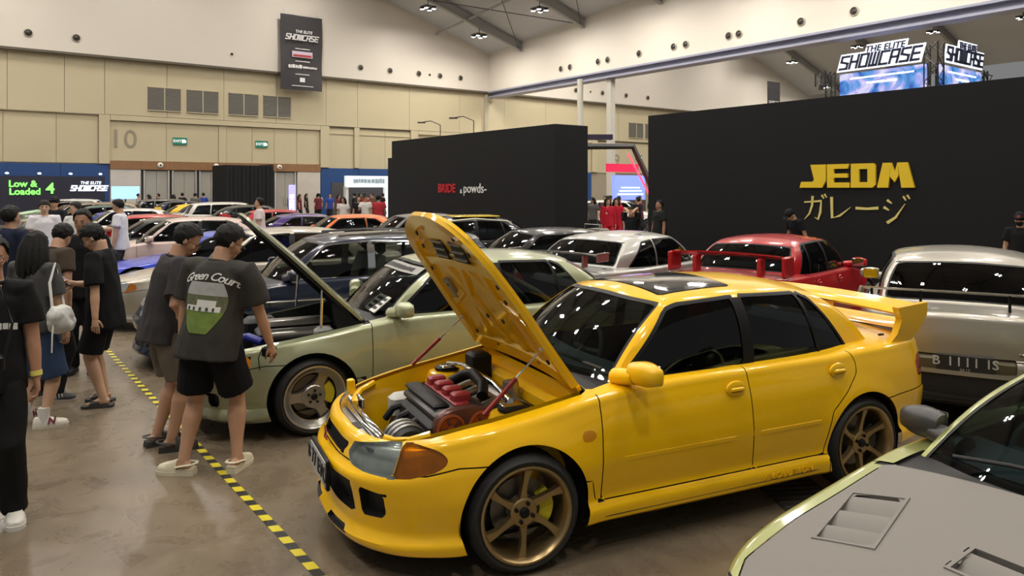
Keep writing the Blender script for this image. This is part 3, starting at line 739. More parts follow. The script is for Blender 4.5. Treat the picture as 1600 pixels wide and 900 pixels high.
    # merge coincident vertices so that normals run on
    key = {}; mp = []; NV = []
    for v in S.V:
        q = (round(v[0], 5), round(v[1], 5), round(v[2], 5))
        if q not in key: key[q] = len(NV); NV.append(v)
        mp.append(key[q])
    # keep per-face s/h of lid and skin apart: vertices on shared rims take the skin's values, which the cuts tolerate
    S.V = NV; F = []; Tg = []
    for f, t in zip(S.F, S.T):
        q = []
        for i in f:
            if mp[i] not in q: q.append(mp[i])
        if len(q) > 2: F.append(tuple(q)); Tg.append(t)
    S.F, S.T = F, Tg; S.top = T
    A = np.array(S.V)[:, :3]                     # outward winding
    fix = []
    for f in S.F:
        p = A[list(f)]; nn = np.cross(p[1] - p[0], p[2] - p[0]); c = p.mean(0); o = c - np.array([np.clip(c[0], -1.2, 1.2), 0, .5])
        fix.append(f if nn @ o > 0 else f[::-1])
    S.F = fix
    S.NN = S.normals()
    return S
def finish_normals(S):
    S.NN = S.normals()

# ---------------------------------------------------------------- kits: list of (name, mesh, slot, parent index, offset)
class Kit:
    def __init__(s): s.items = []
    def add(s, name, vf, slot, parent=None, smooth=40, loc=None, label=None):
        if vf is None: return None
        if isinstance(vf, bpy.types.Mesh): me = vf
        else:
            me = bpy.data.meshes.new(name); me.from_pydata(list(vf[0]), [], list(vf[1])); me.materials.append(None); fin(me, smooth)
        s.items.append((name, me, slot, parent, loc, label)); return len(s.items) - 1
    def mb(s, name, mb, slot, parent=None, smooth=40, loc=None, label=None):
        return s.add(name, mb.mesh(name, None, smooth) if mb.v else None, slot, parent, smooth, loc, label)
    def spawn(s, root, slots):
        obs = []
        for name, me, slot, par, loc, label in s.items:
            if len(me.materials) == 0: me.materials.append(None)
            o = bpy.data.objects.new(name, me); COL.objects.link(o); o.parent = root if par is None else obs[par]
            if loc is not None: o.location = loc[:3]; 
            if loc is not None and len(loc) > 3: o.rotation_euler = (0, loc[4] if len(loc) > 4 else 0, loc[3])
            o.material_slots[0].link = 'OBJECT'; o.material_slots[0].material = slots.get(slot) or SLOT0[slot]
            if label: o['label'] = label
            obs.append(o)
        return obs
SLOT0 = {}
def slots0():
    SLOT0.update(tyre=mat('tyre_rubber', (.012, .012, .012), .62, bump=.1, bscale=40), rim=mat('alloy_silver', (.55, .55, .53), .28, .9), disc=mat('brake_disc', (.18, .17, .16), .35, .8),
                 caliper=mat('caliper_black', (.03, .03, .03), .4), dark=mat('car_dark', (.008, .008, .009), .6), trim=mat('black_trim', (.005, .005, .0055), .5, spec=.25), gap=mat('shut_gap', (.004, .004, .004), .8),
                 glass=glass('car_glass', (.16, .19, .19)), lamp=mat('headlamp_clear', (.42, .44, .43), .12, .55, 1), amber=mat('amber_lens', (.62, .20, .012), .2, 0, 1), red=mat('red_lens', (.35, .008, .01), .18, 0, 1),
                 chrome=mat('chrome', (.75, .75, .74), .1, 1), cabin=mat('cabin_dark', (.03, .03, .032), .7), seat=mat('seat_grey', (.08, .08, .085), .75), plate=mat('plate_black', (.015, .015, .015), .4), ptext=mat('plate_white', (.7, .7, .68), .5),
                 mirrorg=mat('mirror_glass', (.5, .52, .55), .04, 1))
slots0()
def wheel_kit(K, x, y, zr, r=.31, rim=.245, width=.21, style='six', slot='rim', steer=0, lod=1):
    """wheel at (x,y): a tyre part whose rim, disc and caliper are sub-parts. y>0 left"""
    sg = 1 if y > 0 else -1; seg = 40 if lod else 20; w = width / 2
    key = ('wheel', r, rim, width, style, lod, sg)
    if key not in WCACHE:
        D = {}
        o_ = lambda prof: [(a, sg * b) for a, b in prof]
        t = MB().lathe(o_([(rim - .005, -w), (rim + .02, -w - .005), (r - .03, -w), (r - .006, -w + .025), (r, -w + .06), (r, w - .06), (r - .006, w - .025), (r - .03, w), (rim + .03, w + .006), (rim + .012, w), (rim - .005, w - .01)]), seg, 'y')
        D['tyre'] = t.mesh('tyre', None, 40)
        b = MB().lathe(o_([(rim + .006, w - .004), (rim + .008, w + .006), (rim - .004, w + .008), (rim - .016, w - .004), (rim - .022, w - .05), (rim - .035, -w + .03), (rim - .02, -w)]), seg, 'y')
        hub = lambda rr, a0, a1: MB().lathe(o_([(rr, a0), (rr, a1 - .006), (rr - .008, a1), (.001, a1)]), 20, 'y')
        sp = MB(); yf = w - .012        # spoke outer face plane
        def spoke(ang, r0, r1, w0, w1, th, curve=0, yi=None, yo=None, sweep=0):
            rings = []; m = 7
            for k in range(m + 1):
                t_ = k / m; rr = r0 + (r1 - r0) * t_; ww = w0 + (w1 - w0) * t_ - curve * math.sin(math.pi * t_); a = ang + sweep * t_ ** 2
                yy = (yi if yi is not None else yf - .03) + ((yo if yo is not None else yf) - (yi if yi is not None else yf - .03)) * smooth01(t_)
                c, s_ = math.cos(a), math.sin(a); rg = []
                for lx, ly in ((-ww, -th), (-ww * .8, 0), (ww * .8, 0), (ww, -th)):
                    px, pz = rr * c - lx * s_, rr * s_ + lx * c; rg.append((px, sg * (yy + ly), pz))
                rings.append(rg if sg < 0 else rg[::-1])
            sp.rings(rings)
        if style == 'six':
            for k in range(6): spoke(math.pi / 2 + k * math.pi / 3, .055, rim - .012, .030, .030, .03, .014, yf - .035, yf - .010, .10)
        elif style == 'five':
            for k in range(5): spoke(math.pi / 2 + k * 2 * math.pi / 5, .05, rim - .015, .05, .028, .03, .004)
        elif style == 'slot':       # three broad blades on a wide lip
            for k in range(3): spoke(math.pi / 2 + .5 + k * 2 * math.pi / 3, .06, rim - .05, .075, .062, .03, .022, yf - .045, yf - .06)
            b.lathe(o_([(rim - .016, w - .006), (rim - .05, w - .055), (rim - .058, w - .055)]), seg, 'y')
        elif style == 'multi':
            for k in range(10): spoke(k * math.pi / 5, .05, rim - .015, .016, .011, .025)
        hb = hub(.075 if style != 'slot' else .095, yf - .09, yf - .026)
        sp.v and hb.add(sp.v, sp.f); D['rim'] = b.mesh('rim', None, 40); D['spokes'] = hb.mesh('spokes', None, 35)
        lug = MB(); nl = 5 if style != 'six' else 4
        for k in range(nl):
            a = k * 2 * math.pi / nl + .4; lug.lathe(o_([(.011, yf - .04), (.011, yf - .015), (.006, yf - .012), (.001, yf - .012)]), 8, 'y', (.05 * math.cos(a), 0, .05 * math.sin(a)))
        lug.lathe(o_([(.028, yf - .04), (.028, yf - .018), (.02, yf - .012), (.001, yf - .012)]), 14, 'y'); D['lugs'] = lug.mesh('wheel_nuts', None, 35)
        dc = MB().lathe(o_([(.07, -.02), (.165, -.02), (.165, .0), (.09, .0), (.085, .03), (.001, .03)]), 28, 'y'); dc.lathe(o_([(.001, -w + .02), (rim - .03, -w + .02)]), 20, 'y'); D['disc'] = dc.mesh('brake_disc', None, 35)
        cal = MB(); rg = []
        for k in range(9):
            a = math.pi * .80 + k / 8 * math.pi * .36; rr0, rr1 = .105, .182 - .01 * abs(k - 4) / 4; c, s_ = math.cos(a), math.sin(a); e = .008 if k in (0, 8) else 0
            rg.append([(rr0 * c, sg * (-.035), rr0 * s_), (rr0 * c, sg * (.035 - e), rr0 * s_), (rr1 * c, sg * (.04 - e), rr1 * s_), (rr1 * c, sg * (-.035), rr1 * s_)])
        cal.rings(rg); D['caliper'] = cal.mesh('brake_caliper', None, 35)
        WCACHE[key] = D
    D = WCACHE[key]
    i = K.add('wheel_tyre', D['tyre'], 'tyre', None, 40, (x, y - sg * w, zr, steer))
    for nm, sl in (('rim', slot), ('spokes', slot), ('lugs', 'trim'), ('disc', 'disc'), ('caliper', 'caliper')):
        if lod or nm in ('rim', 'spokes', 'disc'): K.add({'rim': 'rim_barrel', 'spokes': 'rim_spokes', 'lugs': 'wheel_nuts', 'disc': 'brake_disc', 'caliper': 'brake_caliper'}[nm], D[nm], sl, i)
WCACHE = {}
def seat_mb(x, y, z):
    m = MB(); m.bbox((x, y, z + .10), (.50, .48, .16), .05)
    rg = []
    for k in range(6):
        t = k / 5; w = .24 - .05 * t ** 3; cx = x - .24 - .16 * t; cz = z + .12 + .58 * t; th = .07 - .02 * t
        rg.append([(cx + th, y - w, cz), (cx + th * 1.3, y - w * .6, cz), (cx + th * 1.3, y + w * .6, cz), (cx + th, y + w, cz), (cx - th, y + w * .9, cz), (cx - th, y - w * .9, cz)])
    m.rings(rg); m.bbox((x - .42, y, z + .80), (.09, .26, .17), .04); return m
def arch_liners(K, S, arches, inner=.40):
    """dark tubs behind the arch openings and a lip along their edges"""
    for xw, zw, ra in arches:
        for sg in (1, -1):
            m = MB(); rg = []
            for k in range(25):
                a = -.35 + (math.pi + .7) * k / 24; x, z = xw + (ra + .006) * math.cos(a), zw + (ra + .006) * math.sin(a)
                rg.append([(x, sg * inner, max(z, .1)), (x, sg * .80, max(z, .1))])
            v = [p for r_ in rg for p in r_]; f = [(2 * k, 2 * k + 1, 2 * k + 3, 2 * k + 2) for k in range(24)]
            m.add(v, f); c = len(m.v); m.add([(xw, sg * inner, zw)] + [r_[0] for r_ in rg], [(0, k + 1, k + 2) for k in range(24)])
            K.mb('arch_liner', m, 'dark')
def wing_mb(pts, y0, chord=.22, th=.03, sweep=.03, n=9, dz=.0):
    """horizontal blade between -y0..y0 at (x,z); pts=(x,z)"""
    m = MB(); rg = []
    for k in range(n):
        y = -y0 + 2 * y0 * k / (n - 1); e = abs(y / y0); x = pts[0] + sweep * (1 - e * e); z = pts[1] + dz * (1 - e * e)
        rg.append([(x + chord * a, y, z + b) for a, b in ((0, 0), (-.15, th * .6), (-.5, th * .75), (-1, th * 1.1), (-1, th * .75), (-.5, -th * .1), (-.15, -th * .45))])
    m.rings(rg); return m

def xz(poly): f = sdf(poly); return lambda A: f(A[:, 0], A[:, 2])
def xy(poly): f = sdf(poly); return lambda A: f(A[:, 0], A[:, 1])
def sz(poly, tot=None):
    f = sdf(poly); return (lambda A: f(A[:, 3], A[:, 2])) if tot is None else (lambda A: f(tot - A[:, 3], A[:, 2]))
def car_kit(P, lod=1, skip=()):
    """turns the parameters of a car into a kit of parts"""
    S = car_skin(P); K = Kit(); smax = max(v[3] for v, in zip(S.V)) if 0 else catmull(P['outline'], P.get('n', 110))[1][-1]
    SK = ['skin']
    for xw, zw, ra in P['arches']:
        S.region(lambda A: np.hypot(A[:, 0] - xw, A[:, 2] - zw) - ra, SK, 'void')
    for nm, poly in P.get('panels', ()): S.region(xz(poly), ['skin'], nm, 'gap', P.get('gapw', .0035)); SK.append(nm)
    pushed = []
    for nm, slot, end, poly, push in P.get('lamps', ()):
        S.region(sz(poly, smax if end == 'rear' else None), SK + ['gap'], 'L_' + nm, 'gap' if push == 0 else None, .004); pushed.append((nm, slot, push))
    cab = [tuple(p) for p in np.vstack([P['gh']['base_f'], P['gh']['base_s'][1:], P['gh']['base_r'][1:]])]
    cen = np.mean([c[0] for c in cab]); cabin = [(cen + (x - cen) * .95, y * .94) for x, y in cab]; cabin = cabin + [(x, -y) for x, y in cabin[::-1]]
    S.region(xy(cabin), ['lid'], 'void')
    if 'hood' in P: S.region(xy(P['hood']), ['lid'], 'hood', 'gap', P.get('gapw', .0035))
    for hp_ in P.get('holes', ()): S.region(xy(hp_), ['hood'], 'void')
    if 'trunk' in P: S.region(xy(P['trunk']), ['lid'], 'trunk_lid', 'gap', P.get('gapw', .0035))
    if 'cowl' in P: S.region(xy(P['cowl']), ['lid', 'gap'], 'cowl')
    wl = P.get('wind', (.93, .05, .92)); bw = P.get('border', .02)
    gf = lambda A: np.maximum.reduce([(A[:, 3] - wl[0]) * .7, (A[:, 4] - wl[2]) * .6, (wl[1] - A[:, 4]) * .6])
    gr = lambda A: np.maximum.reduce([(2 + (1 - wl[0]) - A[:, 3]) * .65, (A[:, 4] - .90) * .5, (.10 - A[:, 4]) * .5])
    S.cut(gf, ['gh_f']); S.cut(lambda A: gf(A) - bw, ['gh_f']); S.mark(gf, ['gh_f'], 'windshield'); S.mark(lambda A: gf(A) - bw, ['gh_f'], 'wtrim')
    S.cut(gr, ['gh_r']); S.cut(lambda A: gr(A) - bw, ['gh_r']); S.mark(gr, ['gh_r'], 'rear_window'); S.mark(lambda A: gr(A) - bw, ['gh_r'], 'wtrim_r')
    wn = []
    for nm, poly in P['windows']:
        g = xz(poly); S.cut(g, ['gh_s', 'wtrim_s']); S.mark(g, ['gh_s', 'wtrim_s'], nm); S.cut(lambda A: g(A) - P.get('wtrim', .018), ['gh_s']); S.mark(lambda A: g(A) - P.get('wtrim', .018), ['gh_s'], 'wtrim_s')
        wn.append(nm)
    for poly in P.get('pillar', ()): S.region(xz(poly), ['gh_s'], 'wtrim_s')
    if 'sunroof' in P: S.region(xy(P['sunroof']), ['roof'], 'sunroof', 'gap', .006)
    finish_normals(S)
    body = ['skin', 'gh_f', 'gh_s', 'gh_r', 'lid', 'roof']
    bi = K.add('body_shell', S.part(body, 'both'), 'paint')
    seen = set()
    for nm, _ in P.get('panels', ()):
        if nm in seen: continue
        seen.add(nm)
        if 'bumper' in nm: K.add(nm, S.part(nm, 'both'), 'paint')
        else:
            K.add(nm, S.part(nm), 'paint'); K.add(nm, S.part(nm, 'right'), 'paint')
    if 'hood' in P and 'hood' not in skip: K.add('hood', S.part('hood', 'both'), 'hood' if P.get('hoodslot') else 'paint')
    if 'trunk' in P: K.add('trunk_lid', S.part('trunk_lid', 'both'), 'paint')
    if 'cowl' in P: K.add('cowl_panel', S.part('cowl', 'both', .012), 'trim')
    K.add('shut_lines', S.part('gap', 'both', .006, False), 'gap')
    K.add('windshield', S.part('windshield', 'both', .004), 'glass'); K.add('rear_window', S.part('rear_window', 'both', .004), 'glass')
    K.add('window_seal', S.part('wtrim', 'both', .001), 'trim')
    K.add('rear_window_seal', S.part('wtrim_r', 'both', .001), 'trim')
    for nm in wn: K.add(nm, S.part(nm, None, .006), 'sglass' if 'sglass' in P else 'glass'); K.add(nm, S.part(nm, 'right', .006), 'sglass' if 'sglass' in P else 'glass')
    K.add('window_trim', S.part('wtrim_s', None, -.001), P.get('wtrim_slot', 'trim')); K.add('window_trim', S.part('wtrim_s', 'right', -.001), P.get('wtrim_slot', 'trim'))
    if 'sunroof' in P: K.add('sunroof', S.part('sunroof', 'both', -.002), 'sunroof')
    for nm, slot, push in pushed:
        if nm.startswith('grille') or nm.startswith('plate'): K.add(nm.rstrip('0123456789_'), S.part('L_' + nm, 'both', push), slot)
        else:
            for mr in (None, 'right'): K.add(nm.rstrip('0123456789_'), S.part('L_' + nm, mr, push), slot)
    # underbody, arch tubs, cabin tub and seats
    ol, _ = catmull(P['outline'], 40); m = MB(); zbf = pchip(P['zb'])
    rg = [[(x * .985, y * .9 * sg, zbf(x) + .03) for x, y in ol] for sg in (1, -1)]
    m.add(rg[0] + rg[1], [(k, k + 1, 41 + k, 40 + k) for k in range(39)]); K.mb('underbody', m, 'dark')
    arch_liners(K, S, P['arches'])
    bx = np.vstack([catmull(P['gh'][k], 10)[0] for k in ('base_f', 'base_s', 'base_r')]); m = MB(); r0 = []; r1 = []
    for x, y in bx: xx = cen + (x - cen) * .955; yy = y * .945; r0.append((xx, yy, float(S.top(xx, yy)) - .0)); r1.append((cen + (x - cen) * .93, y * .92, .40))
    for rr in (r0, r1): rr += [(x, -y, z) for x, y, z in rr[::-1]]
    m.rings([r1, r0], cap=False); m.add(r1, [tuple(range(len(r1)))]); K.mb('cabin_tub', m, 'cabin')
    K.add('headliner', S.part('roof', 'both', .03, False), 'cabin')
    sx = P.get('seatx', -.05)
    if lod:
        for x, y in ((sx, .36), (sx, -.36)): K.mb('seat', seat_mb(x, y, .46), 'seat')
        m = MB(); m.bbox((sx - .95, 0, .56), (.5, 1.15, .2), .06); m.bbox((sx - 1.22, 0, .82), (.16, 1.15, .5), .06); K.mb('rear_seat', m, 'seat')
        fx = P['gh']['base_f'][0][0]; m = MB(); rr = []
        for k in range(9):
            y = -.62 + 1.24 * k / 8; e = .16 * (y / .62) ** 2; rr.append([(fx - .12 - e, y, .86), (fx - .38 - e * .6, y, .92), (fx - .48 - e * .5, y, .84), (fx - .46 - e * .5, y, .6), (fx - .2 - e, y, .55)])
        m.rings(rr); K.mb('dashboard', m, 'cabin')
        m = MB(); n = 20; ring = [(fx - .62 - .05 * math.sin(t), -.36 + .18 * math.cos(t), .86 + .17 * math.sin(t)) for t in [2 * math.pi * k / n for k in range(n + 1)]]
        m.tube(ring, .016, 6, cap=False); m.tube([(fx - .62, -.53, .86), (fx - .6, -.36, .85), (fx - .62, -.19, .86)], .018, 6); m.tube([(fx - .6, -.36, .85), (fx - .42, -.36, .78)], .03, 6); K.mb('steering_wheel', m, 'cabin')
        K.mb('rear_view_mirror', MB().bbox((P['gh']['roof_f'][0][0] - .02, 0, P['gh']['zr'][0][1] - .13), (.03, .22, .06), .012).tube([(P['gh']['roof_f'][0][0], 0, P['gh']['zr'][0][1] - .1), (P['gh']['roof_f'][0][0] + .03, 0, P['gh']['zr'][0][1] - .03)], .008, 6), 'cabin')
    # wheels
    wr, rim, wy, ww = P.get('wheel', (.31, .245, .835, .21))
    for xw, st in ((P['arches'][0][0], P.get('steer', 0)), (P['arches'][1][0], 0)):
        for sg in (1, -1): wheel_kit(K, xw, sg * wy, wr, wr, rim, ww, P.get('style', 'five'), 'rim', st if sg > 0 else st, lod)
    # mirrors and handles
    if 'mirror' in P:
        mx, my, mz = P['mirror']
        for sg in (1, -1):
            m = MB(); rg = []
            for k in range(11):
                t = k / 10; e = .80 + .20 * math.sin(math.pi * min(1, t * 1.15)); e *= (1, 1, 1, 1, 1, 1, 1, .99, .96, .84, .45)[k]; yy = my + .20 * min(1, t * (1.06 if k > 8 else 1)); c = []
                for a in range(14):
                    th = 2 * math.pi * a / 14; cx_, cz_ = math.cos(th), math.sin(th); dx = .078 * math.copysign(abs(cx_) ** .7, cx_) if cx_ > 0 else .042 * math.copysign(abs(cx_) ** .45, cx_)
                    c.append((mx + dx * e - .03 * t, sg * yy, mz + .068 * e * math.copysign(abs(cz_) ** .75, cz_)))
                rg.append(c if sg < 0 else c[::-1])
            m.rings(rg); m.tube([(mx + .05, sg * (my - .12), mz - .05), (mx + .02, sg * (my + .03), mz - .025)], [.062, .05], 12, [.05, .045])
            i = K.mb('door_mirror', m, 'mirror' if 'mirrorslot' in P else 'paint', None, 60)
            g = MB(); g.bbox((mx - .055, sg * (my + .085), mz), (.01, .15, .11), .004); K.mb('mirror_glass', g, 'mirrorg', i)
    for hx, hy, hz in P.get('handles', ()):
        for sg in (1, -1):
            m = MB(); m.lathe([(.001, .004), (.045, .006), (.062, .0), (.066, -.01)], 20, 'y'); m.v = [(x * 1.15 + hx, sg * (y + hy), z * .72 + hz) for x, y, z in m.v]
            if sg < 0: m.f = [f[::-1] for f in m.f]
            i = K.mb('door_handle', m, 'paint')
            m = MB(); m.bbox((hx, sg * (hy + .008), hz - .002), (.10, .022, .03), .009); K.mb('handle_grip', m, 'paint', i)
    if 'molding' in P:
        for x0, x1, z0, y0 in P['molding']:
            for sg in (1, -1):
                m = MB(); rg = []
                for k in range(9):
                    x = x0 + (x1 - x0) * k / 8; e = .3 if k in (0, 8) else 1; yy = y0(x) if callable(y0) else y0
                    c = [(x, sg * (yy - .01), z0 - .02), (x, sg * (yy + .012 * e), z0 - .015), (x, sg * (yy + .014 * e), z0 + .008), (x, sg * (yy - .01), z0 + .02)]; rg.append(c if (sg > 0) == (x1 > x0) else c[::-1])
                m.rings(rg); K.mb('door_molding', m, 'paint')
    K.S = S; K.smax = smax
    return K
# ================================================================== THE YELLOW SEDAN
def dirang(dx, dy): return math.atan2(dy, dx)
HEAD = dirang(-.9045, -.4265)
EVO = dict(
    n=130, hs=np.linspace(0, 1, 34), outline=[(2.15, 0), (2.14, .22), (2.075, .46), (1.93, .655), (1.72, .775), (1.5, .826), (1.25, .845), (.6, .85), (-.3, .85), (-1.25, .845), (-1.6, .826), (-1.9, .765), (-2.06, .63), (-2.135, .35), (-2.15, 0)],
    zc=[(2.16, .625), (2.05, .68), (1.85, .735), (1.5, .81), (1.15, .868), (.82, .925), (.6, .955), (.0, .975), (-1.0, .985), (-1.4, 1.0), (-1.75, 1.0), (-2.0, .985), (-2.15, .95)], crown=.055,
    zb=[(2.16, .15), (1.7, .145), (1.5, .16), (.9, .185), (-.9, .18), (-1.5, .26), (-2.15, .27)],
    side=[(0, .03), (.03, .004), (.13, .0), (.155, .006), (.20, .028), (.38, .012), (.55, 0), (.75, .006), (.9, .022), (1, .04)],
    front=[(0, .07), (.04, .015), (.12, .0), (.16, .02), (.22, .042), (.32, .042), (.55, .024), (.68, .004), (.74, .0), (.78, .010), (.82, .036), (.9, .052), (1, .075)],
    rear=[(0, .06), (.1, .02), (.4, 0), (.52, .0), (.56, .035), (.75, .03), (1, .05)], rad=(.06, .05, .06), flare=.014,
    arches=[(1.255, .315, .365), (-1.255, .315, .355)],
    panels=[('front_bumper', [(1.25, .10), (2.4, .10), (2.4, .565), (1.78, .565), (1.62, .60), (1.25, .60)]), ('rear_bumper', [(-1.25, .1), (-2.4, .1), (-2.4, .635), (-1.25, .60)]),
            ('front_door', [(.785, 1.2), (.80, .9), (.805, .31), (-.285, .31), (-.25, .9), (-.25, 1.2)]), ('rear_door', [(-.25, 1.2), (-.25, .9), (-.285, .31), (-.865, .31), (-.875, .36), (-.935, .58), (-1.07, .69), (-1.175, .80), (-1.18, .87), (-1.14, .95), (-1.14, 1.2)]),
            ('side_skirt', [(.93, .12), (.93, .44), (.87, .43), (.84, .31), (-.9, .31), (-.9, .12)])],
    lamps=[('headlight_1', 'reflector', 'front', [(.30, .60), (.33, .655), (.52, .685), (.74, .712), (.70, .545), (.50, .545), (.36, .555)], .03), ('indicator_1', 'reflector', 'front', [(.742, .712), (.86, .705), (.95, .685), (1.0, .65), (1.0, .615), (.93, .58), (.80, .55), (.703, .545)], .028),
           ('grille_1', 'trim', 'front', [(-.1, .582), (.24, .578), (.29, .635), (-.1, .64)], .03), ('grille_2', 'dark', 'front', [(-.1, .31), (.40, .31), (.42, .33), (.42, .49), (-.1, .49)], .06), ('fog_opening_1', 'dark', 'front', [(.50, .32), (.64, .33), (.665, .36), (.655, .46), (.50, .475), (.485, .45), (.485, .34)], .05),
           ('lip_opening_1', 'dark', 'front', [(.12, .195), (.38, .195), (.36, .228), (.12, .228)], .03), ('taillight_1', 'red', 'rear', [(.62, .70), (.62, .86), (.88, .84), (.93, .78), (.90, .70)], 0), ('taillight_lens_1', 'amber', 'rear', [(.50, .72), (.50, .84), (.60, .85), (.60, .71)], 0),
           ('marker', 'amber', 'front', [(1.76, .655), (1.76, .69), (1.775, .70), (1.83, .70), (1.84, .688), (1.84, .657), (1.825, .648), (1.775, .648)], 0)],
    hood=[(.82, -.715), (.82, .715), (1.4, .70), (1.72, .65), (1.90, .54), (2.02, .32), (2.05, 0), (2.02, -.32), (1.90, -.54), (1.72, -.65), (1.4, -.70)],
    trunk=[(-1.72, .62), (-2.3, .60), (-2.3, -.60), (-1.72, -.62)], cowl=[(.815, -.70), (.815, .70), (.60, .68), (.60, -.68)],
    gh=dict(base_f=[(.80, 0), (.77, .35), (.64, .67)], base_s=[(.64, .67), (.3, .725), (-.3, .735), (-.9, .715), (-1.5, .64)], base_r=[(-1.5, .64), (-1.66, .35), (-1.70, 0)],
            roof_f=[(.28, 0), (.26, .28), (.17, .54)], roof_s=[(.17, .54), (-.3, .585), (-.75, .575), (-1.08, .53)], roof_r=[(-1.08, .53), (-1.16, .28), (-1.19, 0)], zr=[(.3, 1.34), (0, 1.385), (-.4, 1.40), (-.8, 1.388), (-1.22, 1.325)], crown=.045, r=.07, bulge=.03),
    gn=(16, 40, 14), wind=(.94, -.05, .93), border=.016,
    windows=[('front_window', [(.555, .925), (.185, 1.265), (.10, 1.29), (-.305, 1.315), (-.295, .925)]), ('rear_door_window', [(-.385, .925), (-.385, 1.318), (-.87, 1.305), (-.955, .925)]), ('quarter_window', [(-.985, .925), (-.905, 1.30), (-.99, 1.262), (-1.25, .925)])],
    pillar=[[(-.29, .915), (-.30, 1.32), (-.39, 1.32), (-.39, .915)]], wtrim=.02,
    sunroof=[(.12, -.43), (.12, .43), (-.46, .43), (-.46, -.43)], sglass=1,
    wheel=(.315, .248, .84, .225), style='six', steer=R(-4), mirror=(.56, .80, .985), handles=[(-.14, .842, .815), (-1.0, .838, .835)],
    molding=[(.76, -.235, .525, .838), (-.27, -.90, .53, .838)], seatx=-.15)
YEL = paint('yellow_paint', (.88, .50, .002), .30)
K = car_kit(EVO, 1, skip=('hood',)); S = K.S; HT = S.top
evo = thing('sedan_car', 'yellow sedan with raised hood, gold six-spoke wheels and tall rear wing', 'car', (.863, 5.18, 0), HEAD)
def hood_parts(K, S, poly_pts, hinge, ang, slots, inner, ribs, name='hood'):
    """raised hood: skin, inner frame and ribs turned about the hinge (x,z)"""
    c, s_ = math.cos(ang), math.sin(ang)
    def rot(p): x, z = p[0] - hinge[0], p[2] - hinge[1]; return (hinge[0] + x * c - z * s_, p[1], hinge[1] + x * s_ + z * c)
    V, F = S.part('hood', 'both', 0, False, None, .022)
    hi = K.add(name, ([rot(v) for v in V], F), slots[0], None, 40)
    V, F = S.part('hood', 'both', .022, False); K.add('inner_panel', ([rot(v) for v in V], [f[::-1] for f in F]), slots[1], hi)
    for nm, mb, sl in ribs(S.top): mb.v = [rot(v) for v in mb.v]; K.mb(nm, mb, sl, hi)
    return hi, rot
def pad(T, poly, d0, d1, inset=.0):            # raised pad hugging the underside between depths d0 and d1
    mb = MB(); n = len(poly); cx = sum(p[0] for p in poly) / n; cy = sum(p[1] for p in poly) / n; rings = []
    for d, k in ((d0, 1.0), (d1 - .004, 1 - inset), (d1, .94 - inset)):
        rings.append([(cx + (x - cx) * k, cy + (y - cy) * k, float(T(cx + (x - cx) * k, cy + (y - cy) * k)) - d) for x, y in poly])
    return mb.rings(rings)
def evo_ribs(T):
    out = []
    def strip(pts, w, d=.042):
        mb = MB(); rg = []
        for i, (x, y) in enumerate(pts):
            x0, y0 = pts[max(0, i - 1)]; x1, y1 = pts[min(len(pts) - 1, i + 1)]; l = math.hypot(x1 - x0, y1 - y0); nx, ny = -(y1 - y0) / l, (x1 - x0) / l
            rg.append([(x + nx * w * a, y + ny * w * a, float(T(x + nx * w * a, y + ny * w * a)) - dd) for a, dd in ((1, .02), (.75, d), (-.75, d), (-1, .02))])
        mb.rings(rg); return mb
    lin = lambda a, b, n=8: [(a[0] + (b[0] - a[0]) * i / n, a[1] + (b[1] - a[1]) * i / n) for i in range(n + 1)]
    edge = [(.87, -.66), (1.4, -.64), (1.70, -.59), (1.86, -.46), (1.96, -.2), (1.975, 0), (1.96, .2), (1.86, .46), (1.70, .59), (1.4, .64), (.87, .66)]
    out.append(('frame_rib', strip([tuple(p) for p in catmull(edge, 40)[0]], .055, .048), 'paint'))
    out.append(('frame_rib', strip(lin((.90, -.60), (.90, .60), 14), .075, .05), 'paint'))
    out.append(('frame_rib', strip(lin((1.62, -.52), (1.62, .52), 12), .045), 'paint'))
    for sg in (1, -1):
        out.append(('frame_rib', strip(lin((.92, sg * .12), (1.60, sg * .30)), .04), 'paint')); out.append(('frame_rib', strip(lin((.92, sg * .42), (1.30, sg * .26)), .035), 'paint')); out.append(('frame_rib', strip(lin((1.28, sg * .28), (1.60, sg * .05)), .035), 'paint')); out.append(('frame_rib', strip(lin((1.25, sg * .58), (1.38, sg * .30)), .03), 'paint'))
        # hood vent grids and service holes
        for vx, vy in ((1.74, .16), ):
            v = MB(); z = float(T(vx, vy)) - .03; v.box((vx, sg * vy, z), (.15, .20, .012)); out.append(('vent_opening', v, 'dark'))
            v = MB()
            for k in range(3): v.box((vx - .05 + k * .05, sg * vy, z - .012), (.012, .20, .012))
            out.append(('vent_bar', v, 'rim2'))
        for hx, hy in ((1.55, .55), (1.0, .53), (1.2, .12), (.93, .3), (1.86, .33), (1.42, .47), (1.75, .40)):
            out.append(('service_hole', MB().lathe([(.016, -.004), (.016, .004)], 10, 'z', (hx, sg * hy, float(T(hx, sg * hy)) - .047), cap=True), 'dark'))
    out.append(('vent_opening', pad(T, [(1.30, -.52), (1.46, -.50), (1.46, -.42), (1.30, -.46)], .02, .05), 'rim2'))
    return out
H_ANG = R(64)
hi, hrot = hood_parts(K, S, None, (.83, .90), H_ANG, ('paint', 'paint'), None, evo_ribs)
# gas struts
for sg in (1, -1):
    top = hrot((1.12, sg * .60, float(HT(1.12, .60)) - .05)); bot = (1.42, sg * .63, .80); mid = tuple(b * .45 + t * .55 for b, t in zip(bot, top))
    st = K.mb('hood_strut', MB().tube([bot, mid], .013, 8), 'strutred', None); K.mb('strut_rod', MB().tube([mid, top], .006, 6).ell(top, (.014, .014, .014), 8, 6), 'chrome', st)
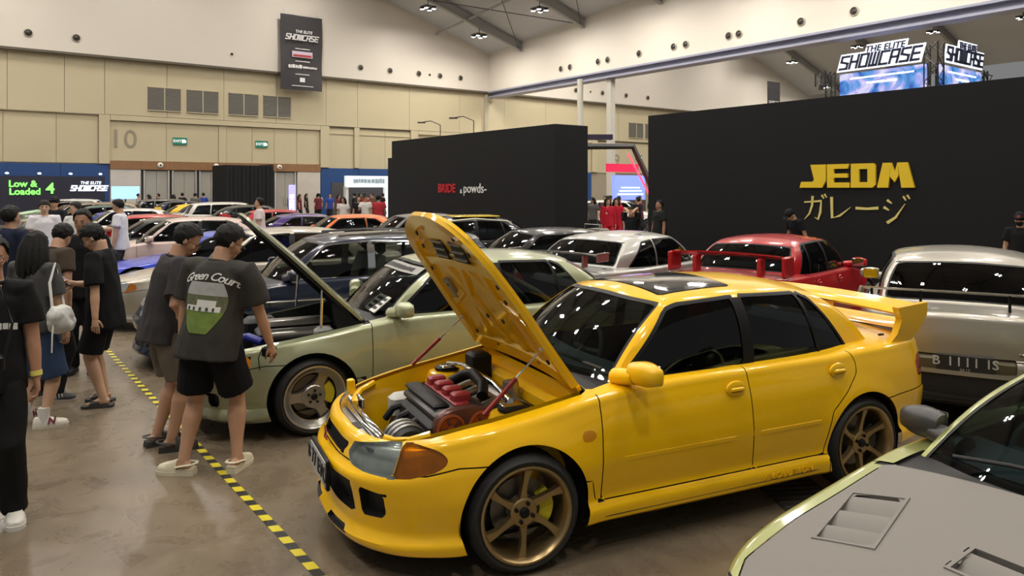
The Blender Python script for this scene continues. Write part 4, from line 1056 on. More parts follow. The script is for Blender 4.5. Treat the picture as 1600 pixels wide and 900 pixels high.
# engine bay
hp = [(.84, .66), (1.4, .635), (1.74, .575), (1.90, .48), (1.985, .30), (2.01, 0)]; hp = [tuple(p) for p in catmull(hp, 24)[0]]; rim_ = hp + [(x, -y) for x, y in hp[::-1]]
m = MB(); m.rings([[(x - .10 * (x - 1.4), y * .90, .34) for x, y in rim_], [(x - .02 * (x - 1.4), y * .97, .62) for x, y in rim_], [(x, y, float(HT(x, y)) - .012) for x, y in rim_]], cap=False); m.f = [f[::-1] for f in m.f]; K.mb('bay_walls', m, 'paint')
K.mb('bay_floor', MB().add([(x - .10 * (x - 1.4), y * .90, .345) for x, y in rim_], [tuple(range(len(rim_)))[::-1]]), 'dark')
for sg in (1, -1):
    K.mb('strut_tower', MB().lathe([(.16, .40), (.15, .70), (.125, .76), (.05, .775), (.001, .775)], 24, 'z', (1.20, sg * .53, 0)), 'paint')
    K.mb('tower_plate', MB().lathe([(.085, .775), (.085, .79), (.06, .80), (.001, .80)], 20, 'z', (1.20, sg * .53, 0)), 'trim')
    K.mb('tower_bracket', MB().bbox((1.20, sg * .50, .80), (.12, .10, .02), .008), 'chrome')
K.mb('strut_brace', MB().tube([(1.20, -.50, .815), (1.19, -.25, .855), (1.19, .25, .855), (1.20, .50, .815)], .019, 12), 'chrome')
K.mb('firewall_ledge', MB().bbox((.90, 0, .74), (.10, 1.20, .12), .03), 'paint')
eng = K.mb('engine_block', MB().bbox((1.42, .02, .52), (.40, .60, .34), .03), 'dark')
vc = MB().bbox((1.42, .02, .715), (.34, .62, .08), .03); K.mb('valve_cover', vc, 'vcover', eng)
K.mb('valve_cover_ridge', MB().bbox((1.53, .0, .765), (.10, .56, .03), .012), 'trim', eng)
o_ = K.mb('coil_rail', MB().bbox((1.40, .0, .762), (.10, .56, .025), .01), 'red2', eng)
for k in range(4): K.mb('ignition_coil', MB().bbox((1.39, -.21 + k * .14, .79), (.11, .075, .06), .012), 'red2', eng)
for k in range(4): K.mb('intake_runner', MB().tube([(1.30, -.22 + k * .145, .70), (1.16, -.22 + k * .145, .74), (1.05, -.22 + k * .145, .66)], .028, 10), 'rim2', eng)
K.mb('intake_plenum', MB().tube([(1.02, -.32, .66), (1.02, .30, .66)], .075, 14), 'rim2', eng)
cov = MB(); rg = []
for yy, k in ((.33, 1), (.37, 1), (.38, .94)):
    rg.append([(1.42 + .19 * k * math.copysign(abs(math.cos(t)) ** .75, math.cos(t)), yy, .66 + .115 * k * math.copysign(abs(math.sin(t)) ** .75, math.sin(t))) for t in [2 * math.pi * i / 28 for i in range(28)]])
cov.rings(rg); K.mb('timing_cover', cov, 'plum', eng)
for gx in (1.325, 1.515):
    K.mb('cam_gear', MB().lathe([(.085, .381), (.085, .392), (.072, .396), (.066, .388), (.022, .388), (.02, .40), (.001, .40)], 28, 'y', (gx, 0, .665)), 'gear', eng)
    g = MB()
    for a in range(5): t = a * 2 * math.pi / 5 + .3; g.box((0, 0, 0), (.014, .006, .05), M=Matrix.Translation((gx + .042 * math.sin(t), .393, .665 + .042 * math.cos(t))) @ Matrix.Rotation(t, 4, 'Y'))
    K.mb('gear_spoke', g, 'plum', eng)
alt = K.mb('alternator', MB().lathe([(.04, .17), (.10, .16), (.115, .10), (.115, .0), (.10, -.06), (.03, -.07)], 24, 'y', (1.74, .20, .58)), 'dark')
for k in range(3): K.mb('alternator_fin', MB().lathe([(.116, -.02 + k * .055), (.122, -.015 + k * .055), (.122, -.005 + k * .055), (.116, .0 + k * .055)], 24, 'y', (1.74, .20, .58)), 'rim2', alt)
K.mb('alternator_pulley', MB().lathe([(.05, .17), (.05, .20), (.02, .205), (.001, .205)], 18, 'y', (1.74, .20, .58)), 'rim2', alt)
rad = K.mb('radiator', MB().bbox((1.90, -.03, .60), (.05, .74, .12), .012), 'rim2'); K.mb('radiator_tank', MB().bbox((1.90, -.03, .655), (.065, .76, .04), .015), 'chrome', rad)
K.mb('radiator_support', MB().bbox((1.965, 0, .635), (.07, .90, .015), .004), 'rim2'); K.mb('support_slot', MB().box((1.965, .02, .644), (.045, .12, .004)), 'dark')
K.mb('support_arch', MB().tube([(1.88, .36, .66), (1.86, .46, .672), (1.80, .54, .69), (1.70, .58, .72)], .022, 8), 'paint')
K.mb('support_arch', MB().tube([(1.88, -.36, .66), (1.86, -.46, .672), (1.80, -.54, .69), (1.70, -.58, .72)], .022, 8), 'paint')
K.mb('hood_latch', MB().bbox((1.86, -.56, .72), (.05, .04, .10), .01), 'paint'); K.mb('headlamp_back', MB().bbox((1.86, -.50, .63), (.12, .16, .12), .03), 'chrome')
K.mb('fuse_box', MB().bbox((1.02, -.40, .80), (.14, .16, .20), .02), 'trim')
K.mb('turbo_pipe', MB().tube([(1.28, .28, .80), (1.24, .20, .845), (1.22, .0, .86), (1.23, -.12, .83), (1.3, -.18, .78)], .034, 10), 'trim')
K.mb('brake_reservoir', MB().lathe([(.05, .66), (.06, .74), (.05, .82), (.02, .83), (.001, .83)], 16, 'z', (1.02, .12, 0)), 'rim2')
K.mb('coolant_bottle', MB().bbox((1.55, -.42, .60), (.18, .12, .16), .03), 'lamp2')
K.mb('wiring_loom', MB().tube([(1.0, .30, .70), (1.1, .34, .74), (1.18, .33, .72), (1.2, .25, .70)], .03, 8), 'dark')
for k in range(3): K.mb('hose', MB().tube([(1.70, -.30 + .18 * k, .56), (1.66, -.27 + .18 * k, .63), (1.58, -.24 + .16 * k, .66)], .022, 8), 'dark')
# wipers on the cowl
for y0, y1 in ((-.45, .02), (.12, .60)): K.mb('wiper', MB().tube([(.72, y0, float(HT(.72, y0)) + .015), (.70, y0 + .05, float(HT(.7, y0)) + .03), (.66, y1, float(HT(.66, y1)) + .05)], .009, 6), 'dark')
# rear wing: posts and blade
wg = K.mb('rear_wing', wing_mb((-1.65, 1.15), .74, .24, .045, .05, 13, .03), 'paint')
for sg in (1, -1):
    m = MB(); rg = []
    for x0, x1, y, z in ((-1.60, -1.84, .69, .925), (-1.66, -1.90, .71, 1.0), (-1.68, -1.95, .73, 1.10), (-1.63, -1.94, .74, 1.19)):
        rg.append([(x0, sg * y, z), (x0, sg * (y + .05), z), (x1, sg * (y + .045), z + .02), (x1, sg * (y + .005), z + .02)])
    if sg < 0: rg = [r_[::-1] for r_ in rg]
    m.rings(rg); K.mb('wing_end', m, 'paint', wg)
K.mb('wing_foot', MB().bbox((-1.80, 0, 1.06), (.12, .10, .22), .02), 'paint', wg)
K.mb('wing_deck_spoiler', wing_mb((-1.86, 1.0), .62, .26, .03, .02, 9), 'paint', wg)
K.mb('washer_jet', MB().bbox((-1.62, .66, .985), (.05, .02, .015), .005), 'trim')
# plate, emblem, lip slats
pl = K.mb('number_plate', MB().bbox((2.165, 0, .455), (.02, .46, .17), .006), 'trim'); K.mb('plate_face', MB().box((2.178, 0, .455), (.006, .42, .135)), 'plategrey', pl)
ptm = text_mesh('B 77 EVO', .12, .006, m=None, space=1.1, fn=lambda v: Vector((2.184 + v.z, v.x, .455 + v.y))); K.add('plate_lettering', ptm, 'dark', pl)
em = MB()
for a in range(3):
    t = R(90 + a * 120); d = .03; M = Matrix.Translation((2.13, .0, .61)) @ Matrix.Rotation(R(90), 4, 'Z') @ Matrix.Rotation(R(90), 4, 'X') @ Matrix.Rotation(t, 4, 'Z')
    em.poly([(0, 0), (.022, .013), (.044, 0), (.022, -.013)], 0, .008, M)
K.mb('grille_emblem', em, 'red2')
sk = text_mesh('EVOLUTION', .055, .004, space=1.4, fn=lambda v: Vector((-.56 - v.x, .853 + v.z, .245 + v.y))); K.add('skirt_lettering', sk, 'paint')
K.mb('side_sill_line', MB().tube([(.85, .846, .225), (-.87, .846, .225)], .004, 5), 'gap')
GOLD = mat('gold_alloy', (.40, .29, .14), .32, .85); EVOS = dict(paint=YEL, rim=GOLD, caliper=mat('caliper_yellow', (.62, .52, .02), .4), strutred=mat('strut_red', (.22, .015, .012), .35, .3), vcover=mat('valve_cover_grey', (.07, .065, .065), .35, .4), red2=mat('engine_red', (.32, .03, .035), .4),
            rim2=mat('dull_alloy', (.40, .39, .37), .35, .85), plum=mat('timing_plum', (.12, .055, .05), .25, .4), gear=mat('gear_orange', (.32, .075, .02), .35, .3), lamp2=mat('bottle_white', (.5, .5, .46), .4), plategrey=mat('plate_grey', (.42, .42, .40), .45),
            sunroof=mat('sunroof_glass', (.02, .021, .022), .08, 0, 1), glass=glass('clear_teal_glass', (.46, .57, .56), 1.42), sglass=glass('side_tint', (.10, .11, .115)))
EVOS['amber'] = mat('amber_deep', (.60, .23, .010), .15, 0, 1)
EVOS['reflector'] = mat('lamp_reflector', (.62, .64, .62), .3, .35, var=.35, vscale=12)
lensg = glass('lamp_glass', (.80, .84, .82), 1.5)
EVOS['lens'] = lensg
finish_normals(S)
EVOS['alens'] = glass('amber_glass', (1.0, .52, .035), 1.5)
for mr in (None, 'right'): K.add('headlight_lens', S.part('L_headlight_1', mr, .002, False), 'lens'); K.add('indicator_lens', S.part('L_indicator_1', mr, .002, False), 'alens')
n_ = 0
for o in K.spawn(evo, EVOS):
    if o.name.startswith('brake_caliper'):
        n_ += 1
        if n_ > 2: o.material_slots[0].material = SLOT0['caliper']

# ================================================================== THE OTHER CARS
import copy
def scaleP(P, sx=1, sy=1, sz=1, **over):
    Q = copy.deepcopy({k: v for k, v in P.items()}); a2 = lambda L_, fx, fy: [(x * fx, y * fy) for x, y in L_]
    Q['outline'] = a2(Q['outline'], sx, sy); Q['zc'] = a2(Q['zc'], sx, sz); Q['zb'] = a2(Q['zb'], sx, 1); g = Q['gh']
    for k in g:
        if k.startswith(('base', 'roof')): g[k] = a2(g[k], sx, sy)
    g['zr'] = a2(g['zr'], sx, sz); Q['panels'] = [(n, a2(p, sx, sz)) for n, p in Q.get('panels', ())]; Q['lamps'] = [(n, s_, e, a2(p, sy, sz), d) for n, s_, e, p, d in Q.get('lamps', ())]
    for k in ('hood', 'trunk', 'cowl', 'sunroof'):
        if k in Q: Q[k] = a2(Q[k], sx, sy)
    Q['windows'] = [(n, a2(p, sx, sz)) for n, p in Q['windows']]; Q['pillar'] = [a2(p, sx, sz) for p in Q.get('pillar', ())]
    Q['arches'] = [(x * sx, z, r) for x, z, r in Q['arches']]
    if 'mirror' in Q: Q['mirror'] = (Q['mirror'][0] * sx, Q['mirror'][1] * sy, Q['mirror'][2] * sz)
    Q['handles'] = [(x * sx, y * sy, z * sz) for x, y, z in Q.get('handles', ())]; Q['molding'] = [(a * sx, b * sx, z * sz, y * sy) for a, b, z, y in Q.get('molding', ())]
    w = Q['wheel']; Q['wheel'] = (w[0], w[1], w[2] * sy, w[3]); Q.update(over); return Q
base = {k: v for k, v in EVO.items() if k not in ('sunroof', 'sglass', 'molding', 'steer')}
base['hs'] = np.linspace(0, 1, 20); base['n'] = 100
base['lamps'] = [('headlight_1', 'lamp', 'front', [(.34, .57), (.36, .66), (.74, .70), (.86, .69), (.82, .57)], 0), ('indicator_1', 'amber', 'front', [(.87, .69), (.98, .66), (.98, .60), (.84, .57)], 0), ('grille_1', 'trim', 'front', [(-.1, .57), (.28, .57), (.29, .64), (-.1, .645)], .03), ('grille_2', 'dark', 'front', [(-.1, .24), (.50, .24), (.52, .42), (-.1, .42)], .05),
                 ('fog_opening_1', 'dark', 'front', [(.60, .27), (.72, .27), (.72, .38), (.60, .38)], .04), ('taillight_1', 'red', 'rear', [(.40, .68), (.40, .86), (.86, .84), (.90, .70)], 0)]
SEDAN = scaleP(base, style='five')
COUPE = scaleP(base, style='five', panels=[p for p in base['panels'] if p[0] in ('front_bumper', 'rear_bumper', 'side_skirt')] + [('door', [(.785, 1.2), (.80, .9), (.80, .30), (-.52, .30), (-.50, .9), (-.50, 1.2)])],
               windows=[('door_window', [(.53, .925), (.16, 1.255), (.06, 1.28), (-.50, 1.29), (-.54, .925)]), ('quarter_window', [(-.60, .925), (-.56, 1.285), (-.80, 1.26), (-1.22, .94)])], pillar=[], handles=[(-.36, .842, .80)])
_g = copy.deepcopy(base['gh']); _g.update(base_s=[(.64, .67), (.3, .725), (-.3, .735), (-1.2, .715), (-1.95, .64)], base_r=[(-1.95, .64), (-2.03, .35), (-2.05, 0)], roof_s=[(.17, .54), (-.3, .585), (-1.0, .58), (-1.72, .53)], roof_r=[(-1.72, .53), (-1.82, .28), (-1.85, 0)], zr=[(.3, 1.34), (0, 1.39), (-.6, 1.41), (-1.3, 1.40), (-1.88, 1.35)])
_l = [l for l in base['lamps'] if l[0] != 'taillight_1'] + [('taillight_1', 'red', 'rear', [(.52, .66), (.52, .90), (.80, .90), (.84, .68)], 0)]
WAGON = scaleP(base, style='multi', gh=_g, lamps=_l, windows=[('front_window', base['windows'][0][1]), ('rear_door_window', [(-.385, .925), (-.385, 1.308), (-1.08, 1.30), (-1.12, .925)]), ('cargo_window', [(-1.18, .925), (-1.15, 1.295), (-1.60, 1.27), (-1.80, .94)])])
WAGON.pop('trunk', None)
def lowP(P): Q = copy.deepcopy(P); Q.update(n=64, hs=np.linspace(0, 1, 11), gn=(8, 20, 8)); Q.pop('molding', None); return Q
# ---- small pieces shared by several cars
def add_wing(K, z, y0, x=-1.82, chord=.22, slot='paint', posts=.5, zd=.98):
    w = K.mb('rear_wing', wing_mb((x, z), y0, chord, .03, .03, 11, .02), slot)
    for sg in (1, -1):
        K.mb('wing_post', MB().bbox((x - chord * .5, sg * posts, (z + zd) / 2), (.12, .03, z - zd + .03), .01), slot, w)
        K.mb('wing_end', MB().bbox((x - chord * .5, sg * y0, z + .0), (chord + .04, .018, .12), .006), slot, w)
def add_plate(K, x, z, body, rear=False, w=.43, sub=None):
    sg = -1 if rear else 1; p = K.mb('number_plate', MB().bbox((x, 0, z), (.02, w, .135), .005), 'plate')
    K.add('plate_lettering', text_mesh(body, .105, .004, bold=.001, space=1.15, fn=lambda v: Vector((x + sg * (.013 + abs(v.z)), sg * v.x, z + .012 + v.y))), 'ptext', p)
    if sub: K.add('plate_lettering', text_mesh(sub, .032, .004, fn=lambda v: Vector((x + sg * (.013 + abs(v.z)), sg * v.x, z - .05 + v.y))), 'ptext', p)
def spawn(K, label, x, y, hd, slots, group=None, name='sedan_car'):
    t = thing(name, label, 'car', (x, y, 0), hd, group); K.spawn(t, slots); return t

# ---- green sedan with raised hood
GP = scaleP(base, 1.07, 1.0, 1.0, style='slot', wheel=(.315, .25, .835, .22), steer=R(6))
KG = car_kit(GP, 1, skip=('hood',)); T = KG.S.top
def plain_ribs(T):
    out = []; edge = [(.95, -.62), (1.5, -.60), (1.85, -.50), (2.0, -.3), (2.05, 0), (2.0, .3), (1.85, .50), (1.5, .60), (.95, .62), (.95, 0), (.95, -.62)]
    pts = [tuple(p) for p in catmull(edge, 50)[0]]; mb = MB(); rg = []
    for x, y in pts: rg.append([(x + a, y * (1 + a), float(T(x, y)) - d) for a, d in ((.03, .02), (.02, .045), (-.05, .045), (-.06, .02))])
    mb.rings(rg); out.append(('frame_rib', mb, 'dark2')); return out
hi, hr = hood_parts(KG, KG.S, None, (.88, .90), R(53), ('paint', 'dark2'), None, plain_ribs)
for sg in (1, -1):
    top = hr((1.30, sg * .62, float(T(1.3, .62)) - .05)); bot = (1.25, sg * .64, .84); KG.mb('hood_strut', MB().tube([bot, top], .011, 8), 'chrome')
rim_ = [(.90, .66), (1.5, .66), (1.85, .60), (2.0, .48), (2.12, .28), (2.14, 0)]; rim_ = [tuple(p) for p in catmull(rim_, 20)[0]]; rim_ = rim_ + [(x, -y) for x, y in rim_[::-1]]
m = MB(); m.rings([[(x, y * .92, .36) for x, y in rim_], [(x, y, float(T(x, y)) - .012) for x, y in rim_]], cap=False); m.f = [f[::-1] for f in m.f]; KG.mb('bay_walls', m, 'dark2')
KG.mb('bay_floor', MB().add([(x, y * .92, .40) for x, y in rim_], [tuple(range(len(rim_)))[::-1]]), 'dark')
e_ = KG.mb('engine_block', MB().bbox((1.35, 0, .60), (.70, .36, .34), .04), 'dark'); KG.mb('valve_cover', MB().bbox((1.35, .0, .80), (.60, .22, .06), .02), 'rim', e_); KG.mb('intake_plenum', MB().tube([(1.1, .28, .74), (1.65, .28, .74)], .06, 12), 'rim', e_)
KG.mb('blue_hose', MB().tube([(1.7, .42, .72), (1.8, .34, .76), (1.9, .2, .72)], .035, 10), 'bluehose'); KG.mb('airbox', MB().bbox((1.62, -.42, .70), (.3, .26, .2), .04), 'dark'); KG.mb('coolant_bottle', MB().bbox((1.2, .50, .76), (.16, .12, .14), .03), 'lamp2'); KG.mb('radiator', MB().bbox((2.02, 0, .60), (.06, .7, .2), .02), 'rim')
# windscreen sticker and dash placard
fx = GP['gh']['base_f'][0][0]
GREEN = paint('sage_green_paint', (.34, .36, .22), .28, .35)
grn_car = spawn(KG, 'sage green sedan with raised hood and silver three-blade wheels beside the yellow sedan', -.75, 7.39, HEAD, dict(paint=GREEN, dark2=mat('hood_liner', (.02, .022, .018), .7), caliper=mat('caliper_yellow'), lamp2=mat('bottle_white'), bluehose=mat('hose_blue', (.02, .03, .25), .4), rim=mat('brushed_alloy', (.48, .46, .42), .3, .85), glass=glass('green_car_glass', (.42, .45, .43))))
for sg in (1, -1): MB().tube([(-.35, sg * .50, 1.30), (-.9, sg * .46, 1.0), (-1.25, sg * .42, .75)], .022, 8).build('roll_bar', mat('roll_bar_grey', (.45, .45, .43), .35), grn_car)
MB().tube([(-.35, -.50, 1.30), (-.35, .50, 1.30)], .022, 8).tube([(-.38, .50, 1.28), (-1.2, -.42, .80)], .02, 8).build('roll_hoop', mat('roll_bar_grey'), grn_car)
m = MB(); rg = []
for k in range(13):
    u = -.86 + 1.72 * k / 12; rg.append([KG.S.screen(u, .74, .004), KG.S.screen(u, .90, .004)])
m.rings(rg, cap=False, closed=False); m.build('sunstrip', mat('strip_grey', (.28, .27, .25), .5), grn_car, 0)
tmm = marks(0, 1.1, .075, .002, SLOT0['dark'], 9)
for v in tmm.vertices: v.co = KG.S.screen(v.co.x * 1.25, .82 + v.co.y * 1.1, .008)
put('sunstrip_print', tmm, grn_car)['kind'] = 'stuff'
o = put('dash_placard', MB().bbox((0, 0, 0), (.012, .34, .20), .004).mesh('dash_placard', mat('placard_white', (.62, .62, .58), .6)), grn_car, (.70, .40, .985)); o.rotation_euler = (0, R(-52), 0)
for k in range(3): _m = marks(0, .26, .035, .003, SLOT0['dark'], 11 + k); _o = put('small_print', _m, o, (.0085, 0, .055 - .055 * k)); _o.rotation_euler = (R(90), 0, R(90)); _o['kind'] = 'stuff'

# ---- car with the matt grey hood, close on the right
RP = scaleP(COUPE, 1.0, 1.02, .97, hood=[(.80, -.735), (.80, .735), (1.4, .72), (1.72, .68), (1.92, .56), (2.02, .34), (2.05, 0), (2.02, -.34), (1.92, -.56), (1.72, -.68), (1.4, -.72)], hoodslot=1, mirrorslot=1, n=150, mirror=(.43, .70, .95), wind=(.94, -.05, .93))
RP['gh'].update(roof_f=[(.08, 0), (.06, .28), (-.04, .52)], roof_s=[(-.04, .52), (-.35, .56), (-.75, .555), (-1.05, .52)], zr=[(.1, 1.235), (-.1, 1.26), (-.4, 1.27), (-.8, 1.25), (-1.22, 1.18)])
RP['windows'] = [('door_window', [(.50, .90), (.02, 1.13), (-.10, 1.16), (-.50, 1.175), (-.54, .90)]), ('quarter_window', [(-.60, .90), (-.56, 1.17), (-.80, 1.15), (-1.15, .92)])]
RP['holes'] = [[(x_, y_) for x_, y_ in ((1.27 + u * math.cos(R(-16)) - v * math.sin(R(-16)), .53 + u * math.sin(R(-16)) + v * math.cos(R(-16))) for u, v in ((-.19, -.095), (.19, -.095), (.19, .095), (-.19, .095)))], [(1.225, -.15), (1.375, -.15), (1.375, .15), (1.225, .15)]]
KR = car_kit(RP, 1); T = KR.S.top
hood_i = [k for k, it in enumerate(KR.items) if it[0] == 'hood'][0]
def hood_vent(K, T, c, ang, L, Wd, n, depth=.035):
    """recessed vent: pan walls, dark floor and blades that rise from the front to the hood surface"""
    ca, sa = math.cos(ang), math.sin(ang)
    q = lambda u, v, dz: (c[0] + u * ca - v * sa, c[1] + u * sa + v * ca, float(T(c[0] + u * ca - v * sa, c[1] + u * sa + v * ca)) + dz)
    R_ = [(-L / 2, -Wd / 2), (L / 2, -Wd / 2), (L / 2, Wd / 2), (-L / 2, Wd / 2)]; fr = MB()
    o_ = [(u * (1 + .03 / L), v * (1 + .03 / Wd)) for u, v in R_]
    fr.rings([[q(u, v, -.005) for u, v in o_], [q(u, v, .005) for u, v in [(a * .985, b * .985) for a, b in o_]], [q(u, v, .004) for u, v in R_], [q(u, v, -depth) for u, v in R_]], cap=False); K.mb('vent_frame', fr, 'hood', hood_i, 30)
    K.mb('vent_opening', MB().add([q(u, v, -depth + .001) for u, v in R_], [(0, 1, 2, 3)]), 'dark', hood_i)
    for k in range(n):
        a, b = L / 2 - L * k / n, L / 2 - L * (k + 1) / n; m = MB(); rg = []
        for j in range(7):
            t = j / 6; u = a + (b - a) * .80 * t; dz = -depth + .004 + (depth - .004) * (1 - (1 - t) ** 2); rg.append([q(u, -Wd / 2, dz), q(u, Wd / 2, dz), q(u, Wd / 2, dz - .004), q(u, -Wd / 2, dz - .004)])
        m.rings(rg); K.mb('vent_louvre', m, 'hood', hood_i, 40)
for sg in (1, -1): hood_vent(KR, T, (1.27, sg * .53), sg * R(-16), .38, .19, 3)
hood_vent(KR, T, (1.30, .0), 0, .15, .30, 1, .045)
KR.mb('wiper', MB().tube([(.72, -.5, .935), (.69, -.3, .955), (.66, .1, .975)], .008, 6), 'dark')
OLIVE = paint('olive_gold_paint', (.32, .34, .12), .25, .55); PRIMER = mat('matt_grey_hood', (.155, .140, .122), .55, var=.03, vscale=3)
spawn(KR, 'coupe with matt grey vented hood and olive gold body edges', 2.66, 2.956, dirang(-.86, -.51), dict(paint=OLIVE, hood=PRIMER, mirror=mat('mirror_grey', (.035, .033, .031), .4), glass=glass('teal_dark_glass', (.36, .46, .46)), cabin=mat('cabin_slate', (.06, .07, .075), .6)), name='coupe_car')

# ---- silver sedan seen from behind with the plate B 1111 IS
VP_ = scaleP(SEDAN, 1.06, 1.02, 1.02, lamps=[l for l in base['lamps'] if l[0] != 'taillight_1'] + [('taillight_1', 'red', 'rear', [(.56, .66), (.54, .84), (.95, .82), (.98, .68)], 0), ('plate_recess', 'trim2', 'rear', [(-.1, .535), (.34, .535), (.355, .55), (.355, .655), (-.1, .655)], .025), ('grille_lower', 'dark', 'rear', [(-.1, .20), (.86, .20), (.86, .50), (-.1, .50)], .02)])
KV = car_kit(VP_, 1); wg = KV.mb('rear_wing', wing_mb((-1.93, 1.13), .78, .16, .022, .03, 13, .0), 'paint')
for sg in (1, -1):
    for yy in (.32, .70): KV.mb('wing_post', MB().bbox((-2.01, sg * yy, 1.06), (.05, .02, .16), .006), 'trim', wg)
    KV.mb('wing_end', MB().tube([(-1.95, sg * .78, 1.14), (-1.97, sg * .80, 1.08), (-1.95, sg * .79, 1.0)], .022, 8), 'paint', wg)
add_plate(KV, -2.262, .595, 'B 1111 IS', True, .40, '04.13'); KV.mb('trunk_badge', MB().bbox((-2.262, -.40, .70), (.01, .07, .03), .004), 'chrome'); KV.mb('rear_diffuser', MB().bbox((-2.18, 0, .30), (.1, 1.1, .12), .03), 'dark')
SILV = paint('warm_silver_paint', (.40, .375, .32), .30, .75)
spawn(KV, 'warm silver sedan with plate B 1111 IS and a thin rear wing on stilts', 4.80, 8.0, dirang(.5, .866), dict(paint=SILV, trim2=mat('recess_bronze', (.10, .085, .05), .4, .4), glass=glass('dark_rear_glass', (.08, .09, .095))))
# ---- red sedan with a tall rear wing
KE = car_kit(scaleP(SEDAN, 1, 1, .985), 1); wg = KE.mb('rear_wing', wing_mb((-1.72, 1.16), .74, .24, .045, .05, 11, .02), 'paint')
for sg in (1, -1):
    KE.mb('wing_end', MB().bbox((-1.87, sg * .74, 1.08), (.30, .05, .26), .02), 'paint', wg); KE.mb('wing_foot', MB().bbox((-1.88, sg * .42, 1.06), (.16, .05, .22), .015), 'paint', wg)
spawn(KE, 'glossy red sedan with a tall red rear wing in front of the tall black wall', 3.9, 10.75, dirang(.64, .768), dict(paint=paint('red_paint', (.42, .008, .012), .3), glass=glass('red_car_glass', (.22, .25, .25))))
# ---- silver coupe with a dark wing
KC = car_kit(scaleP(COUPE, 1.05, 1.03, .98), 1); add_wing(KC, 1.12, .74, -1.9, .24, 'wing', .46)
spawn(KC, 'silver coupe with a brushed metal rear wing beside the red sedan', 1.9, 11.7, dirang(.64, .768), dict(paint=paint('silver_paint', (.42, .41, .38), .3, .7), wing=mat('wing_metal', (.32, .30, .28), .25, .8), glass=glass('silver_car_glass', (.25, .28, .28))), name='coupe_car')
# ---- dark wagon with chrome window trim behind the green sedan
KW = car_kit(scaleP(WAGON, 1.06, 1.03, 1.03, wtrim_slot='chrome', wtrim=.014, mirrorslot=1), 1)
for sg in (1, -1): KW.mb('roof_rail', MB().tube([(.0, sg * .53, 1.43), (-.6, sg * .56, 1.455), (-1.6, sg * .53, 1.43)], .016, 8), 'chrome'); KW.mb('belt_molding', MB().tube([(.9, sg * .876, .72), (-1.0, sg * .876, .72)], .010, 6), 'chrome')
NAVY = paint('navy_paint', (.008, .012, .03), .25)
spawn(KW, 'very dark navy wagon with chrome window trim behind the green sedan', -2.36, 9.65, HEAD, dict(paint=NAVY, mirror=NAVY, seat=mat('seat_tan', (.22, .19, .15), .7), glass=glass('wagon_glass', (.42, .45, .42))), name='wagon_car')
# ---- the rest: a few body kits, many cars
KITS = {}
for nm, P_ in (('sedan', scaleP(SEDAN, 1.04, 1.02, 1.0)), ('coupe', scaleP(COUPE, 1.03, 1.04, .93)), ('wagon', scaleP(WAGON, 1.0, 1.02, 1.04)), ('sport', scaleP(COUPE, 1.02, 1.06, .88))):
    KITS[nm] = car_kit(lowP(P_), 0); 
    if nm in ('coupe',): add_wing(KITS[nm], 1.08, .72, -1.88, .22, 'paint', .45, .9)
gl2 = glass('far_glass', (.15, .18, .19))
cols = dict(white=(.60, .58, .54), black=(.008, .008, .009), grey=(.12, .12, .12), silver=(.38, .37, .34), blue=(.006, .03, .42), red=(.40, .008, .012), orange=(.65, .13, .01), teal=(.01, .09, .09), pink=(.55, .42, .38), maroon=(.12, .02, .03), yellow=(.75, .48, .01), green=(.05, .14, .05), bronze=(.22, .17, .11), champagne=(.42, .38, .31), navy=(.01, .015, .06), purple=(.05, .02, .15))
def far_car(kind, col, x, y, hd, label, group=None):
    metal = .6 if col in ('silver', 'champagne', 'bronze', 'grey', 'teal') else 0
    return spawn(KITS[kind], label, x, y, hd, dict(paint=paint(col + '_far_paint', cols[col], .28, metal), glass=gl2, rim=mat('far_rim', (.25, .25, .24), .3, .8), amber=mat('far_amber', (.30, .10, .01), .3)), group, name={'sedan': 'sedan_car', 'coupe': 'coupe_car', 'wagon': 'wagon_car', 'sport': 'sports_car'}[kind])
BACK = HEAD + math.pi
far_car('sedan', 'champagne', -3.97, 11.85, HEAD, 'champagne silver sedan parked behind the dark navy wagon')
far_car('sport', 'blue', -5.6, 14.0, HEAD, 'bright blue low sports car behind the champagne sedan')
far_car('sedan', 'pink', -7.2, 16.2, HEAD, 'pale pinkish white sedan behind the bright blue sports car')
far_car('coupe', 'black', .35, 13.6, HEAD, 'glossy black coupe behind the silver coupe with the metal wing')
yb = far_car('sedan', 'black', -1.3, 16.3, dirang(-.95, -.3), 'black sedan with yellow roof edge in front of the black box wall')
for sg, cc in ((1, 'white'), (-1, 'white')):
    MB().tube([(.62, sg * .67, .94), (.17, sg * .57, 1.325), (-.35, sg * .60, 1.37), (-1.08, sg * .55, 1.31), (-1.5, sg * .65, .96)], .022, 6).build('roof_edge', mat('edge_white', (.62, .6, .5), .35), yb)
MB().bbox((-.45, 0, 1.412), (1.0, .9, .02), .009).build('roof_wrap', paint('wrap_yellow', (.78, .55, .02)), yb)
far_car('coupe', 'orange', -4.75, 20.6, HEAD, 'orange coupe with a rear wing in front of the white booth')
far_car('sedan', 'grey', -2.6, 18.6, HEAD, 'grey sedan between the orange coupe and the black box wall')
row1 = [('coupe', 'black'), ('coupe', 'red'), ('sedan', 'white'), ('sport', 'blue'), ('sedan', 'teal'), ('wagon', 'bronze'), ('sedan', 'silver'), ('coupe', 'maroon'), ('sedan', 'grey'), ('wagon', 'white')]
ordn = ['first', 'second', 'third', 'fourth', 'fifth', 'sixth', 'seventh', 'eighth', 'ninth', 'tenth']
for k, (kd, cl) in enumerate(row1): far_car(kd, cl, -8.8 - 1.61 * k, 18.4 + 2.21 * k, HEAD, '%s %s car, %s behind the pinkish white sedan' % (cl, kd if kd != 'sport' else 'sports', ordn[k]))
